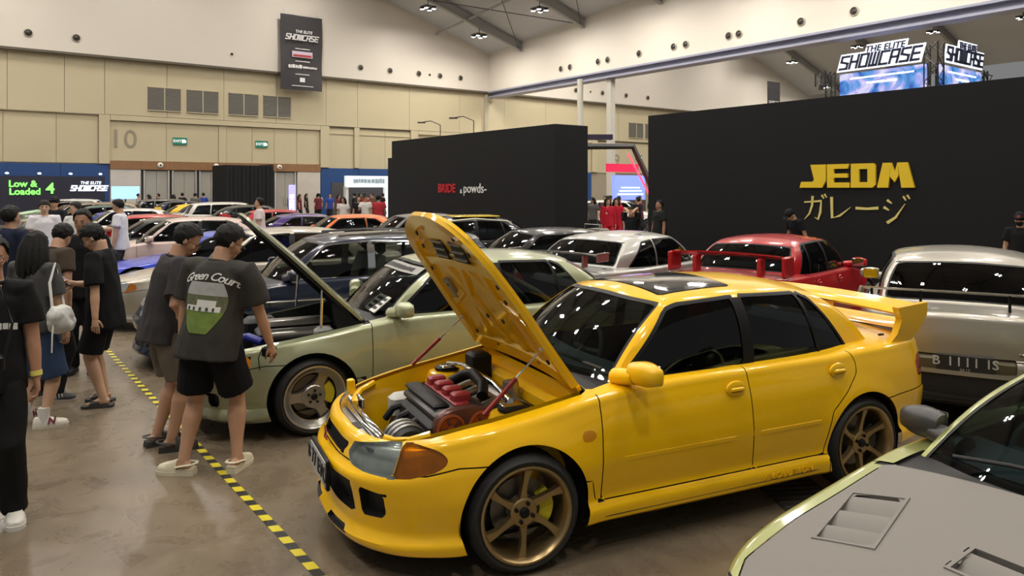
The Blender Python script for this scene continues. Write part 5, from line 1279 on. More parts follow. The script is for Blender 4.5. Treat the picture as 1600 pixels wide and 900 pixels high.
row2 = [('sport', 'purple'), ('coupe', 'red'), ('sedan', 'black'), ('wagon', 'white'), ('sedan', 'silver'), ('coupe', 'yellow'), ('sedan', 'navy'), ('wagon', 'grey')]
for k, (kd, cl) in enumerate(row2): far_car(kd, cl, -6.2 - 1.61 * k, 23.6 + 2.21 * k, BACK, '%s %s car, %s beyond the orange coupe' % (cl, kd if kd != 'sport' else 'sports', ordn[k]))
far_car('wagon', 'white', 5.2, 34.5, dirang(.9, -.3), 'white car beyond the gap between the two black walls')
# ================================================================== PEOPLE
def remesh(mb, voxel, smooth=3, name='m', folds=0, fscale=5, seed=0):
    me = bpy.data.meshes.new('tmp'); me.from_pydata(mb.v, [], mb.f); me.update(); ob = bpy.data.objects.new('tmp', me); COL.objects.link(ob)
    r = ob.modifiers.new('r', 'REMESH'); r.mode = 'VOXEL'; r.voxel_size = voxel; r.use_smooth_shade = True
    s = ob.modifiers.new('s', 'SMOOTH'); s.factor = .5; s.iterations = smooth
    dg = bpy.context.evaluated_depsgraph_get(); dg.update(); out = bpy.data.meshes.new_from_object(ob.evaluated_get(dg)); out.name = name
    bpy.data.objects.remove(ob); bpy.data.meshes.remove(me); out.materials.clear()
    if folds:
        nv = [v.normal.copy() for v in out.vertices]
        for v, n in zip(out.vertices, nv):
            p = Vector((v.co.x * fscale, v.co.y * fscale, v.co.z * fscale * .55 + seed)); v.co += n * (folds * (noise.noise(p) + .5 * noise.noise(p * 2.3)))
        out.update()
    return out
def ik(a, b, l1, l2, pole):
    a, b, pole = Vector(a), Vector(b), Vector(pole); d = b - a; L = min(d.length, (l1 + l2) * .999); d.normalize(); x = (l1 * l1 - l2 * l2 + L * L) / (2 * L); h = math.sqrt(max(l1 * l1 - x * x, 0))
    u = (pole - d * pole.dot(d)).normalized(); return a + d * x + u * h, a + d * L
def shoe(kind, k=1.0):
    """sole and upper of a shoe; ankle above the origin, toe towards +y"""
    st = [(-.085, .030, .050), (-.07, .038, .075), (-.03, .040, .080), (.03, .043, .070), (.09, .050, .052), (.14, .048, .042), (.17, .036, .034), (.185, .018, .024)]
    def loft(scale, zs, top=1.0, y0=-9, y1=9):
        m = MB(); rg = []
        for y, w, h in st:
            if not (y0 <= y <= y1): continue
            w *= scale; hh = h * top; rg.append([(-w, y, zs), (-w * 1.02, y, zs + hh * .45), (-w * .72, y, zs + hh * .9), (0, y, zs + hh), (w * .72, y, zs + hh * .9), (w * 1.02, y, zs + hh * .45), (w, y, zs)])
        return m.rings(rg)
    sole = MB(); rg = [[(-w * 1.12, y * 1.04, z) for y, w, h in st] + [(w * 1.12, y * 1.04, z) for y, w, h in st[::-1]] for z in (0, .006, .026)]
    sole.rings(rg); up = loft(1.05, .022, 1.05 if kind != 'clog' else 1.25, -9 if kind not in ('clog', 'sandal') else .015)
    if kind == 'clog':
        for sg in (1, -1): up.tube([(sg * .046, .03, .06), (sg * .052, -.03, .075), (sg * .036, -.085, .08)], .011, 6, ry=.006)
        up.tube([(-.036, -.085, .08), (0, -.10, .082), (.036, -.085, .08)], .011, 6, ry=.006)
        r2 = [[(-w * 1.10, y, .02) for y, w, h in st[:4]] + [(w * 1.10, y, .02) for y, w, h in st[:4][::-1]], [(-w * 1.12, y, .045) for y, w, h in st[:4]] + [(w * 1.12, y, .045) for y, w, h in st[:4][::-1]]]; up.rings(r2)
    if kind == 'sandal':
        up = MB(); rg = []
        for y, w, h in ((.03, .046, .072), (.06, .049, .068), (.11, .052, .056)): rg.append([(-w * 1.05, y, .02), (-w * .95, y, h * .8), (0, y, h + .012), (w * .95, y, h * .8), (w * 1.05, y, .02), (w * .8, y, .02), (w * .7, y, h * .7), (0, y, h), (-w * .7, y, h * .7), (-w * .8, y, .02)])
        up.rings(rg)
    for q in (sole, up): q.v = [(x * k, y * k, z * k) for x, y, z in q.v]
    return sole, up
SKIN = {}
def skin(nm, c):
    if nm not in SKIN: SKIN[nm] = mat('skin_' + nm, c, .5, var=.06, vscale=14)
    return SKIN[nm]
HAIR = mat('hair_black', (.006, .0055, .005), .6, spec=.25, var=.3, vscale=60, bump=.8, bscale=120)
def person(label, x, y, face, H=1.72, lod=1, sk=('mid', (.42, .24, .15)), shirt=(.03, .03, .03), sleeve=.62, legs='shorts', lcol=(.012, .012, .012), hem=.50, shoes=('shoe', (.02, .02, .02), (.02, .02, .02)), lean=0, side=0, head=(0, 0),
           wl=None, wr=None, fl=(-.10, 0, 8), fr=(.10, 0, -8), hair='short', bulk=1.0, glasses=False, hem_shirt=.80, group=None, proto=None, curl=.5, name='person', kneel=0, socks=None):
    """figure facing +y of its own frame; wl/wr wrists, fl/fr feet (x, y, toe angle)"""
    k = H / 1.75; vx = {2: .0095, 1: .016, 0: .026}[lod]; seg = 14 if lod else 10
    t = thing(name, label, 'person', (x, y, 0), math.atan2(face[1], face[0]) - math.pi / 2, group)
    la, sd = R(lean), R(side); hipz = (.93 - kneel) * k
    fx = (fl[0] + fr[0]) / 2; fy = (fl[1] + fr[1]) / 2; hip = Vector((fx, fy, hipz))
    Mt = Matrix.Rotation(sd, 4, 'Y') @ Matrix.Rotation(-la, 4, 'X')
    up = lambda px, py, pz: hip + Mt @ Vector((px * k, py * k, (pz - .93) * k))
    # --- joints
    sh = {s_: up(s_ * .185 * bulk, 0, 1.42) for s_ in (-1, 1)}; W = {-1: wl, 1: wr}; el = {}; wrp = {}
    for s_ in (-1, 1):
        tgt = Vector(W[s_]) if W[s_] is not None else up(s_ * .25 * bulk, .06, .83)
        el[s_], wrp[s_] = ik(sh[s_], tgt, .30 * k, .26 * k, (s_ * .6, -1, -.2))
    ank, kn, hj = {}, {}, {}
    for s_, f in ((-1, fl), (1, fr)):
        hj[s_] = hip + Vector((s_ * .09 * k, 0, -.02)); a = Vector((f[0], f[1], .085 * k)); kn[s_], ank[s_] = ik(hj[s_], a, .43 * k, .425 * k, (math.sin(-R(f[2])) * .3, 1, 0)); ank[s_] = a
    Mh = Matrix.Translation(up(0, .01, 1.52)) @ Mt.to_3x3().to_4x4() @ Matrix.Rotation(R(head[0]), 4, 'Z') @ Matrix.Rotation(R(head[1]), 4, 'X') @ Matrix.Scale(k, 4)
    hp = lambda px, py, pz: Mh @ Vector((px, py, pz))
    # --- body: one continuous skin
    B = MB(); tr = [(.84, .135, .10, 0), (.93, .165, .115, 0), (1.08, .148, .108, .005), (1.24, .162, .115, .01), (1.36, .172, .108, 0), (1.43, .125, .085, -.005), (1.48, .062, .065, 0), (1.58, .056, .060, .012)]
    B.tube([up(0, o_, z) for z, a, b, o_ in tr], [a * k * bulk ** (.9 if z < 1.45 else 0) for z, a, b, o_ in tr], seg, [b * k * bulk ** (1.1 if z < 1.45 else 0) for z, a, b, o_ in tr], ref=Mt @ Vector((0, 1, 0)))
    for s_ in (-1, 1):
        q = lambda a, b, t_: a + (b - a) * t_
        B.tube([up(s_ * .10, 0, 1.41), sh[s_], q(sh[s_], el[s_], .5), el[s_], q(el[s_], wrp[s_], .35), wrp[s_]], [.06 * k, .056 * k, .048 * k, .040 * k, .041 * k, .027 * k], seg)
        B.tube([hj[s_] + Vector((0, 0, .05)), q(hj[s_], kn[s_], .3), q(hj[s_], kn[s_], .75), kn[s_], q(kn[s_], ank[s_], .3), q(kn[s_], ank[s_], .7), ank[s_]], [.088 * k * bulk, .084 * k * bulk, .066 * k * bulk, .056 * k, .060 * k * bulk ** .7, .045 * k, .038 * k], seg)
        f = fl if s_ < 0 else fr; A = -R(f[2]); d = Vector((math.sin(A) * -1, math.cos(A), 0)) if 0 else Vector((math.sin(R(-f[2])), math.cos(R(f[2])), 0))
        B.tube([ank[s_] - d * .05 * k + Vector((0, 0, -.035 * k)), ank[s_] + Vector((0, 0, -.02)), ank[s_] + d * .07 * k + Vector((0, 0, -.04 * k)), ank[s_] + d * .15 * k + Vector((0, 0, -.058 * k))], [.032 * k, .036 * k, .034 * k, .026 * k], 10, [.03 * k, .045 * k, .03 * k, .016 * k])
        # palm
        fd = (wrp[s_] - el[s_]).normalized(); B.tube([wrp[s_] - fd * .01, wrp[s_] + fd * .04 * k, wrp[s_] + fd * .085 * k], [.026 * k, .034 * k, .034 * k], 10, [.020 * k, .018 * k, .014 * k], ref=Vector((s_, -.3, 0)))
    E_ = lambda c, r, M=None: B.ell(hp(*c), tuple(v * k for v in r), 16, 12, (Mh.to_3x3().normalized()))
    E_((0, -.012, .135), (.076, .094, .088)); E_((0, .018, .085), (.066, .075, .078)); E_((0, .045, .035), (.046, .045, .034)); E_((0, .088, .082), (.013, .022, .026)); E_((0, .072, .118), (.045, .02, .012))
    for s_ in (-1, 1): E_((s_ * .078, -.008, .095), (.010, .020, .032)); E_((s_ * .036, .06, .075), (.024, .022, .022))
    E_((0, .078, .045), (.024, .012, .010))
    body = remesh(B, vx, 3, 'body')
    if lod:          # five separate fingers on each hand, joined to the same mesh
        F = MB()
        for s_ in (-1, 1):
            fd = (wrp[s_] - el[s_]).normalized(); nrm = Vector((-s_, .25, 0)); nrm = (nrm - fd * nrm.dot(fd)).normalized(); sp = fd.cross(nrm) * (1 if s_ < 0 else -1); c0 = wrp[s_] + fd * .08 * k
            if sp.y < 0 and W[s_] is None: sp = -sp
            for i, (o_, l_) in enumerate(((.027, .068), (.009, .078), (-.009, .072), (-.026, .056))):
                b = c0 + sp * o_ * k; cu = curl + .12 * i; p1 = b + (fd * math.cos(cu * .5) + nrm * math.sin(cu * .5)) * l_ * .45 * k; p2 = p1 + (fd * math.cos(cu * 1.3) + nrm * math.sin(cu * 1.3)) * l_ * .32 * k; p3 = p2 + (fd * math.cos(cu * 2) + nrm * math.sin(cu * 2)) * l_ * .28 * k
                F.tube([b - fd * .01, p1, p2, p3], [.0095 * k, .009 * k, .008 * k, .006 * k], 7)
            b = wrp[s_] + fd * .025 * k + sp * .024 * k; F.tube([b, b + (sp * .6 + fd * .7 + nrm * .25) * .035 * k, b + (sp * .5 + fd * 1.0 + nrm * .5) * .062 * k], [.013 * k, .0105 * k, .0075 * k], 7)
        n0 = len(body.vertices); allv = [tuple(v.co) for v in body.vertices] + F.v; allf = [tuple(p.vertices) for p in body.polygons] + [tuple(i + n0 for i in f) for f in F.f]
        body = bpy.data.meshes.new('body'); body.from_pydata(allv, [], allf)
    body.materials.append(skin(*sk)); fin(body, 60); bo = put('body', body, t)
    # --- shirt
    C = MB(); e_ = .024; hs_ = hem_shirt
    tr = [(hs_, .205, .165, 0), (.95, .198, .158, 0), (1.08, .182, .142, .0), (1.24, .178, .132, .0), (1.36, .185, .125, 0), (1.43, .15, .10, -.01), (1.475, .085, .08, -.005)]
    C.tube([up(0, o_, z) for z, a, b, o_ in tr], [a * k * bulk for z, a, b, o_ in tr], 18, [b * k * bulk ** 1.15 for z, a, b, o_ in tr], ref=Mt @ Vector((0, 1, 0)))
    for s_ in (-1, 1):
        pts = [up(s_ * .08, 0, 1.415), sh[s_] + Vector((0, 0, .005))] + [sh[s_] + (el[s_] - sh[s_]) * min(v, 1) for v in (.35, min(sleeve, 1) * 1.0)]; rad = [.078, .076, .080, .086]
        if sleeve > 1: pts += [el[s_] + (wrp[s_] - el[s_]) * .5, el[s_] + (wrp[s_] - el[s_]) * .92]; rad = [.078, .074, .07, .064, .056, .046]
        C.tube(pts, [r_ * k * bulk ** .6 for r_ in rad], 14)
    sm = remesh(C, {2: .011, 1: .018, 0: .028}[lod], 4, 'shirt', .015 if lod else 0, 6, x); cm = cloth(shirt); sm.materials.append(cm); fin(sm, 60); so = put('shirt', sm, t)
    if lod: MB().tube([up(.078 * math.cos(a), .072 * math.sin(a) - .004, 1.476 - .012 * math.sin(a)) for a in [2 * math.pi * i / 20 for i in range(21)]], .011 * k, 6, cap=False).build('collar', cm, so)
    # --- shorts or trousers
    C = MB(); r0 = 1.0
    C.tube([up(0, 0, .80), up(0, 0, .9), up(0, 0, 1.0)], [.158 * k * bulk, .165 * k * bulk, .155 * k * bulk], 16, [.115 * k * bulk, .120 * k * bulk, .112 * k * bulk], ref=Mt @ Vector((0, 1, 0)))
    for s_ in (-1, 1):
        if legs == 'shorts':
            tt = min(1.0, max(.2, (hj[s_].z - hem * k) / max(hj[s_].z - kn[s_].z, .01))); e2 = hj[s_] + (kn[s_] - hj[s_]) * tt
            if hem * k < kn[s_].z: e2 = kn[s_] + (ank[s_] - kn[s_]) * ((kn[s_].z - hem * k) / (kn[s_].z - ank[s_].z))
            C.tube([hj[s_] + Vector((0, 0, .06)), hj[s_] + (e2 - hj[s_]) * .5 + Vector((s_ * .008, 0, 0)), e2 + Vector((s_ * .01, 0, 0))], [.098 * k * bulk, .106 * k * bulk, .110 * k * bulk ** .8], 14)
        else:
            C.tube([hj[s_] + Vector((0, 0, .06)), hj[s_] + (kn[s_] - hj[s_]) * .5, kn[s_], kn[s_] + (ank[s_] - kn[s_]) * .5, ank[s_] + Vector((0, 0, -.02))], [.098 * k * bulk, .100 * k * bulk, .085 * k, .078 * k, .076 * k], 14)
    pm = remesh(C, {2: .011, 1: .018, 0: .028}[lod], 4, 'shorts', .009 if lod else 0, 7, y); pm.materials.append(cloth(lcol)); fin(pm, 60); put('shorts' if legs == 'shorts' else 'trousers', pm, t)
    # --- shoes
    if shoes and lod:
        for s_, f in ((-1, fl), (1, fr)):
            so_, up_ = shoe(shoes[0], k); o = up_.build('shoe', mat('shoe_%.2f_%.2f_%.2f' % shoes[1], shoes[1], .6), t, 50, (f[0], f[1], 0), R(f[2])); so_.build('sole', mat('shoe_%.2f_%.2f_%.2f' % shoes[2], shoes[2], .6), o, 40)
            if socks: MB().tube([ank[s_] + Vector((0, 0, -.04)), ank[s_] + Vector((0, 0, .09))], [.046 * k, .048 * k], 12).build('sock', mat('sock_white', (.6, .58, .54), .8), t)
    elif shoes:
        for s_, f in ((-1, fl), (1, fr)): so_, up_ = shoe('shoe', k); so_.add(up_.v, up_.f); so_.build('shoe', mat('shoe_%.2f_%.2f_%.2f' % shoes[1], shoes[1], .6), t, 50, (f[0], f[1], 0), R(f[2]))
    # --- hair, face
    Hm = MB(); nu, nv = (40, 28) if lod else (14, 10); inner, outer = [], []
    vs, fs, keep = [], [], {}
    for j in range(nv + 1):
        th = math.pi * j / nv
        for i in range(nu):
            ph = 2 * math.pi * i / nu; d = Vector((math.sin(th) * math.cos(ph), math.sin(th) * math.sin(ph), math.cos(th))); th_ = 1.05 + ((.09 * noise.noise(d * 3.5 + Vector((x, y, 0))) + .10 * noise.noise(d * 11 + Vector((y, x, 0)))) if lod else 0)
            vs.append((Vector((.086 * d.x, -.014 + .106 * d.y, .140 + .100 * d.z)) * 1, d, th_))
    def hairy(p):
        if hair == 'long': return p.z > .19 - .55 * max(0, p.y + .00) / .09 * .25 and not (p.y > .055 and p.z < .185)
        front = .192 if hair != 'crop' else .20
        if hair == 'fringe': front = .158
        if p.y > .045: return p.z > front
        if p.y > -.01: return p.z > .105 + (p.y + .01) / .055 * (front - .105)
        return p.z > .055 if hair != 'crop' else p.z > .075
    P3 = [Vector((p.x, p.y, p.z)) for p, d, q in vs]
    Hv = [hp(p.x * q, p.y * q, .14 + (p.z - .14) * q) for p, (_, d, q) in zip(P3, vs)]; n_ = len(Hv); Hi = [hp(p.x * .86, -.014 + (p.y + .014) * .86, .14 + (p.z - .14) * .86) for p in P3]; ff = []; cnt = {}
    for j in range(nv):
        for i in range(nu):
            a, b = j * nu + i, j * nu + (i + 1) % nu; f = (a, a + nu, b + nu, b); c = sum((P3[q] for q in f), Vector()) / 4
            if hairy(c):
                ff.append(f)
                for m_ in range(4): cnt[(f[m_], f[(m_ + 1) % 4])] = 1
    Hm.add(Hv + Hi, ff + [tuple(q + n_ for q in f[::-1]) for f in ff] + [(b, a, a + n_, b + n_) for a, b in cnt if (b, a) not in cnt])
    if hair == 'long':
        for i in range(9):
            a = math.pi * (1.0 + i / 8); cx, cy = .078 * math.cos(a), -.015 + .09 * math.sin(a)
            Hm.tube([hp(cx * .8, cy * .8, .19), hp(cx * 1.15, cy * 1.1, .08), hp(cx * 1.35, cy * 1.15, -.06), hp(cx * 1.45, cy * 1.1 - .01, -.17 - .02 * math.sin(i * 2.1))], [.03 * k, .042 * k, .042 * k, .016 * k], 8)
    ho = Hm.build('hair', HAIR, t, 60)
    if hair == 'cap':
        ho.name = 'hair'; c = MB(); c.ell(hp(0, -.01, .155), (.094 * k, .115 * k, .092 * k), 18, 12, Mh.to_3x3().normalized()); c.tube([hp(-.06, .085, .175), hp(0, .16, .165), hp(.06, .085, .175)], [.03 * k, .045 * k, .03 * k], 10, [.006 * k, .006 * k, .006 * k], ref=Mh.to_3x3() @ Vector((0, 0, 1))); c.build('cap', cloth((.012, .012, .014)), t, 50)
    if lod:
        ey = skin('eye_dark', (.01, .008, .008))
        for s_ in (-1, 1):
            MB().ell(hp(s_ * .031, .0835, .103), (.011 * k, .006 * k, .0055 * k), 10, 6, Mh.to_3x3().normalized()).build('eye', ey, t); MB().tube([hp(s_ * .015, .093, .124), hp(s_ * .032, .092, .129), hp(s_ * .05, .078, .122)], [.004 * k, .005 * k, .003 * k], 6).build('eyebrow', HAIR, t)
        MB().ell(hp(0, .091, .046), (.022 * k, .005 * k, .005 * k), 10, 6, Mh.to_3x3().normalized()).build('mouth', skin('lip', (.25, .09, .07)), t)
    if glasses:
        g = MB()
        for s_ in (-1, 1):
            g.tube([hp(s_ * .033 + .024 * math.cos(a), .102, .103 + .019 * math.sin(a)) for a in [2 * math.pi * i / 14 for i in range(15)]], .0022 * k, 5, cap=False); g.tube([hp(s_ * .057, .10, .108), hp(s_ * .078, .06, .11), hp(s_ * .083, -.01, .105)], .0022 * k, 5)
        g.tube([hp(-.009, .104, .106), hp(.009, .104, .106)], .0022 * k, 5); g.build('glasses', mat('glasses_black', (.01, .01, .01), .3), t)
    t['_wr'] = 1; del t['_wr']
    return dict(t=t, shirt=so, wl=wrp[-1], wr=wrp[1], el=el, hp=hp, up=up, body=bo, k=k, fl=fl, fr=fr)
def cloth(c):
    return mat('cloth_%.3f_%.3f_%.3f' % c, c, .85, var=.10, vscale=18, bump=.25, bscale=220, spec=.2)
def band(p, side, m, w=.03):
    a, b = p['el'][side], p['w' + ('l' if side < 0 else 'r')]; d = (b - a).normalized(); c = b - d * .03
    MB().tube([c - d * w / 2, c + d * w / 2], .034 * p['k'], 12).build('wristband', m, p['t'])
GREY = (.036, .034, .031)
# man with the printed T-shirt, seen from behind
p1 = person('man in grey T-shirt with script and house print on the back, black shorts, cream clogs', -2.13, 5.36, (.22, .97), 1.77, 2, shirt=(.040, .038, .033), lcol=(.006, .006, .007), hem=.56, shoes=('clog', (.60, .55, .40), (.62, .57, .43)), lean=7, side=4, head=(-32, -22), wl=(-.30, .02, .84), wr=(.34, .17, .86), fl=(-.17, -.13, 96), fr=(.15, .03, 6), bulk=1.16, glasses=True, hem_shirt=.80, sleeve=.78, sk=('tan', (.46, .26, .16)))
band(p1, -1, mat('band_green', (.30, .50, .03), .5))
cmr = thing('camera', 'small black camera held by the man in the printed T-shirt', 'camera', (0, 0, 0)); _w = p1['t'].matrix_basis @ (p1['wr'] + Vector((-.05, .07, -.07))); cmr.location = _w
MB().bbox((0, 0, 0), (.10, .06, .075), .012).build('camera_body', SLOT0['trim'], cmr); MB().lathe([(.03, 0), (.03, .05), (.026, .055), (.001, .055)], 14, 'y', (0, .03, 0)).build('lens', SLOT0['trim'], cmr); MB().tube([(-.05, 0, .03), (-.08, .0, -.05), (-.07, 0, -.14)], .004, 5).build('wrist_strap', SLOT0['trim'], cmr)
# print on the back of the T-shirt, laid onto the cloth
def onto(pr, pts, faces, m, name, off=.004):
    ob = pr['shirt']; dg = bpy.context.evaluated_depsgraph_get(); out = []
    for u, w in pts:                      # u to the wearer's left seen from behind -> x ; w height
        o_ = pr['up'](u, -.6, w); ok, loc, nn, i = ob.ray_cast(o_, pr['up'](u, 0, w) - pr['up'](u, -1, w))
        out.append(tuple(loc + nn * off) if ok else tuple(pr['up'](u, -.15, w)))
    me = bpy.data.meshes.new(name); me.from_pydata(out, [], faces); me.materials.append(m); fin(me, 60); return put(name, me, ob)
def onto_mesh(pr, me, cx, cz, m, name, off=.006, arc=0):
    pts = [(cx + v.co.x, cz + v.co.y - arc * v.co.x ** 2) for v in me.vertices]; return onto(pr, pts, [tuple(p.vertices) for p in me.polygons], m, name, off)
bpy.context.view_layer.update()
inkw = mat('ink_white', (.62, .62, .58), .8); tm = text_mesh('Green Court', .080, 0, shear=.4, bold=.0012, space=.88)
onto_mesh(p1, tm, .015, 1.375, inkw, 'print_script', .006, 1.1)
def patch(u0, u1, w0, w1, n, m, name, off, clip=None):
    pts = []; fs = []
    for j in range(n + 1):
        w = w0 + (w1 - w0) * j / n
        for i in range(n + 1):
            u = u0 + (u1 - u0) * i / n
            if clip: h = clip(w); u = max(-h, min(h, u - .01)) + .01
            pts.append((u, w))
    for j in range(n):
        for i in range(n): a = j * (n + 1) + i; fs.append((a, a + 1, a + n + 2, a + n + 1))
    onto(p1, pts, fs, m, name, off)
def crest(w): t_ = (w - .985) / (1.335 - .985); return .150 * (math.sin(math.pi * min(1, max(0, .10 + .66 * t_))) ** .75)
patch(-.16, .18, .985, 1.135, 16, mat('ink_lawn', (.13, .19, .035), .9, var=.4, vscale=25), 'print_lawn', .004, crest); patch(-.16, .18, 1.135, 1.245, 12, mat('ink_trees', (.11, .12, .06), .9, var=.5, vscale=40), 'print_trees', .004, crest); patch(-.16, .18, 1.245, 1.335, 12, mat('ink_sky', (.36, .37, .36), .9, var=.25, vscale=16), 'print_sky', .004, crest)
patch(-.115, .13, 1.135, 1.172, 8, inkw, 'print_house', .006); patch(-.03, .10, 1.172, 1.212, 6, inkw, 'print_house', .006)
for i in range(5): patch(-.10 + i * .045, -.083 + i * .045, 1.138, 1.162, 2, mat('ink_dark', (.05, .05, .05), .9), 'print_window', .008)
# his companion
p2 = person('man in plain dark grey T-shirt, taupe shorts and glasses looking down at the green sedan', -2.72, 5.80, (.80, .60), 1.76, 2, shirt=(.038, .034, .036), lcol=(.15, .125, .095), hem=.56, shoes=('clog', (.035, .033, .035), (.03, .03, .03)), lean=10, head=(-14, -24), fl=(-.10, -.02, 10), fr=(.11, .04, -12), wl=(-.26, .16, .90), wr=(.24, .16, .92), bulk=1.12, glasses=True, hem_shirt=.82, sleeve=.8, sk=('tan', (.46, .26, .16)))
# young man with a phone
p3 = person('young man in black T-shirt and black shorts looking down at a phone', -3.80, 6.98, (-.98, -.1), 1.70, 2, shirt=(.007, .007, .008), lcol=(.007, .007, .008), hem=.52, shoes=('sandal', (.02, .022, .02), (.025, .027, .025)), lean=3, head=(8, -34), wr=(.08, .30, 1.12), wl=(-.27, -.02, .83), fl=(-.10, -.02, 8), fr=(.10, .05, -8), hair='fringe', hem_shirt=.74, sleeve=.85, bulk=1.02, glasses=True, sk=('pale', (.50, .30, .19)))
ph = thing('phone', 'dark phone held by the young man in black', 'phone', p3['t'].matrix_basis @ (p3['wr'] + Vector((-.02, .09, .03))), p3['t'].rotation_euler.z); MB().bbox((0, 0, 0), (.075, .012, .15), .005).build('phone_body', SLOT0['trim'], ph); MB().box((0, -.0075, 0), (.066, .001, .135)).build('screen', mat('phone_screen', (.25, .2, .22), .2, emit=.3), ph, 0); ph.rotation_euler.x = R(-50)
# staff man in black facing the camera
p4 = person('man in black shirt and black trousers with dress shoes facing the aisle', -4.72, 8.2, (.35, -.93), 1.78, 1, shirt=(.006, .006, .007), lcol=(.007, .007, .008), legs='long', shoes=('shoe', (.008, .008, .008), (.008, .008, .008)), hair='crop', head=(-10, -6), wl=(-.16, .20, 1.05), wr=(.18, .2, 1.05), sk=('brown', (.33, .17, .10)))
# woman with the white shoulder bag
p5 = person('woman with long dark hair, grey T-shirt, denim knee shorts and white sneakers', -4.05, 6.38, (.25, .97), 1.64, 2, shirt=(.060, .060, .058), lcol=(.028, .052, .105), hem=.44, shoes=('shoe', (.62, .58, .50), (.55, .50, .40)), head=(6, -6), fl=(-.16, .02, 20), fr=(.12, -.06, -48), hair='long', bulk=1.08, hem_shirt=.86, sleeve=.8, sk=('pale', (.50, .30, .19)), socks=1)
for s_, f in ((1, p5['fr']), (-1, p5['fl'])):
    o = put('shoe_emblem', text_mesh('N', .07, .004, bold=.004, shear=.2, m=mat('ink_maroon', (.14, .015, .03), .6)), p5['t'], (f[0], f[1], 0)); A = R(f[2]); c_, s__ = math.cos(A), math.sin(A)
    lx, ly = .046, .055; o.location = (f[0] + c_ * lx - s__ * ly, f[1] + s__ * lx + c_ * ly, .06); o.rotation_euler = (R(72), 0, A + R(90))
bg = thing('shoulder_bag', 'crumpled white shoulder bag hanging at the woman in denim shorts', 'bag', p5['t'].matrix_basis @ Vector((.29, -.06, .93)), p5['t'].rotation_euler.z)
m = MB(); m.ell((0, 0, 0), (.075, .115, .11), 16, 12); m.ell((0, .02, -.05), (.08, .12, .08), 16, 12); m.ell((.01, -.05, .04), (.06, .08, .07), 12, 10)
me = remesh(m, .012, 3, 'bag_body', .02, 14, 3); me.materials.append(mat('bag_white', (.50, .50, .47), .7)); fin(me, 60); put('bag_body', me, bg)
for d in (0,): MB().tube([(-.02, .06 - d, .08), (-.055, .05 - d, .30), (-.075, .02, .46), (-.06, -.05 + d, .30), (-.01, -.07 + d, .08)], .011, 8, ry=.004).build('strap', mat('bag_strap', (.62, .61, .56), .7), bg)
MB().tube([(.03, -.10, -.02), (.05, -.13, -.12), (.045, -.13, -.26)], .006, 6).build('drawstring', mat('bag_strap'), bg)
# man at the frame edge with glasses
p6 = person('man in black T-shirt with glasses, black trousers and a yellow wristband', -3.15, 4.52, (.42, -.91), 1.73, 2, shirt=(.008, .008, .009), lcol=(.008, .008, .008), legs='long', shoes=('shoe', (.60, .58, .52), (.6, .58, .52)), head=(12, -6), wl=(-.24, .04, .80), wr=(.05, .26, 1.02), fl=(-.12, .03, 10), fr=(.12, 0, -8), bulk=.92, glasses=True, sleeve=.72, sk=('brown2', (.40, .21, .13)))
band(p6, -1, mat('band_yellow', (.62, .58, .12), .5))
o = put('chest_print', marks(0, .11, .04, .002, inkw, 21), p6['t']); o['kind'] = 'stuff'; o.location = p6['up'](-.09, .165, 1.22); o.rotation_euler = (R(90), 0, R(180 - 12))
cm2 = thing('camera', 'black camera held before the man with the yellow wristband', 'camera', p6['t'].matrix_basis @ (p6['wr'] + Vector((-.10, .09, .0))), p6['t'].rotation_euler.z)
MB().bbox((0, 0, 0), (.14, .07, .10), .015).build('camera_body', SLOT0['trim'], cm2); MB().lathe([(.04, 0), (.04, .09), (.034, .10), (.001, .095)], 16, 'y', (0, .035, 0)).build('lens', SLOT0['trim'], cm2); MB().tube([(-.07, 0, .04), (-.10, -.05, .22), (-.02, -.16, .42)], .008, 6).build('strap', SLOT0['trim'], cm2)
# man behind the woman
p7 = person('man in brown T-shirt and black trousers with striped sneakers behind the woman', -4.45, 7.15, (.45, .89), 1.70, 1, shirt=(.055, .040, .028), lcol=(.007, .007, .008), legs='long', shoes=('shoe', (.012, .014, .02), (.35, .3, .25)), lean=12, side=-6, head=(20, -24), fl=(-.12, .02, 15), fr=(.14, -.02, -55), sk=('tan', (.46, .26, .16)))
for i in range(3):
    A = R(p7['fr'][2]); c_, s__ = math.cos(A), math.sin(A); lx, ly = .050, .03 + i * .028; o = MB().box((0, 0, 0), (.008, .006, .055)).build('shoe_stripe', inkw, p7['t'], 0, (p7['fr'][0] + c_ * lx - s__ * ly, p7['fr'][1] + s__ * lx + c_ * ly, .055)); o.rotation_euler = (R(18), 0, A + R(90))
person('man in navy T-shirt with his back turned beside the first aisle', -6.05, 9.0, (.35, .94), 1.80, 1, shirt=(.010, .014, .032), lcol=(.012, .012, .014), legs='long', bulk=1.15, wr=(.26, .22, 1.0), sleeve=.75)
person('young man in white T-shirt with a dark chest patch between the cars', -8.62, 13.75, (.5, -.85), 1.79, 1, shirt=(.62, .60, .62), lcol=(.3, .3, .3), legs='long', hair='fringe', sk=('pale', (.50, .30, .19)))
person('youth in plain white T-shirt and pale trousers beside the patched white T-shirt', -8.35, 14.3, (-.2, -.98), 1.75, 1, shirt=(.58, .57, .56), lcol=(.45, .44, .42), legs='long', hair='short', head=(-30, -10), sk=('pale', (.50, .30, .19)))
person('man in black shirt and black cap behind the two white T-shirts', -10.0, 16.3, (.2, -.98), 1.83, 1, shirt=(.012, .012, .016), lcol=(.012, .012, .012), legs='long', hair='cap')
person('man in white T-shirt holding a phone out over a green car', -7.63, 14.52, (-.95, -.2), 1.80, 1, shirt=(.60, .60, .62), lcol=(.05, .05, .06), legs='long', wr=(.10, .42, 1.22), head=(0, -18), sk=('tan', (.46, .26, .16)))
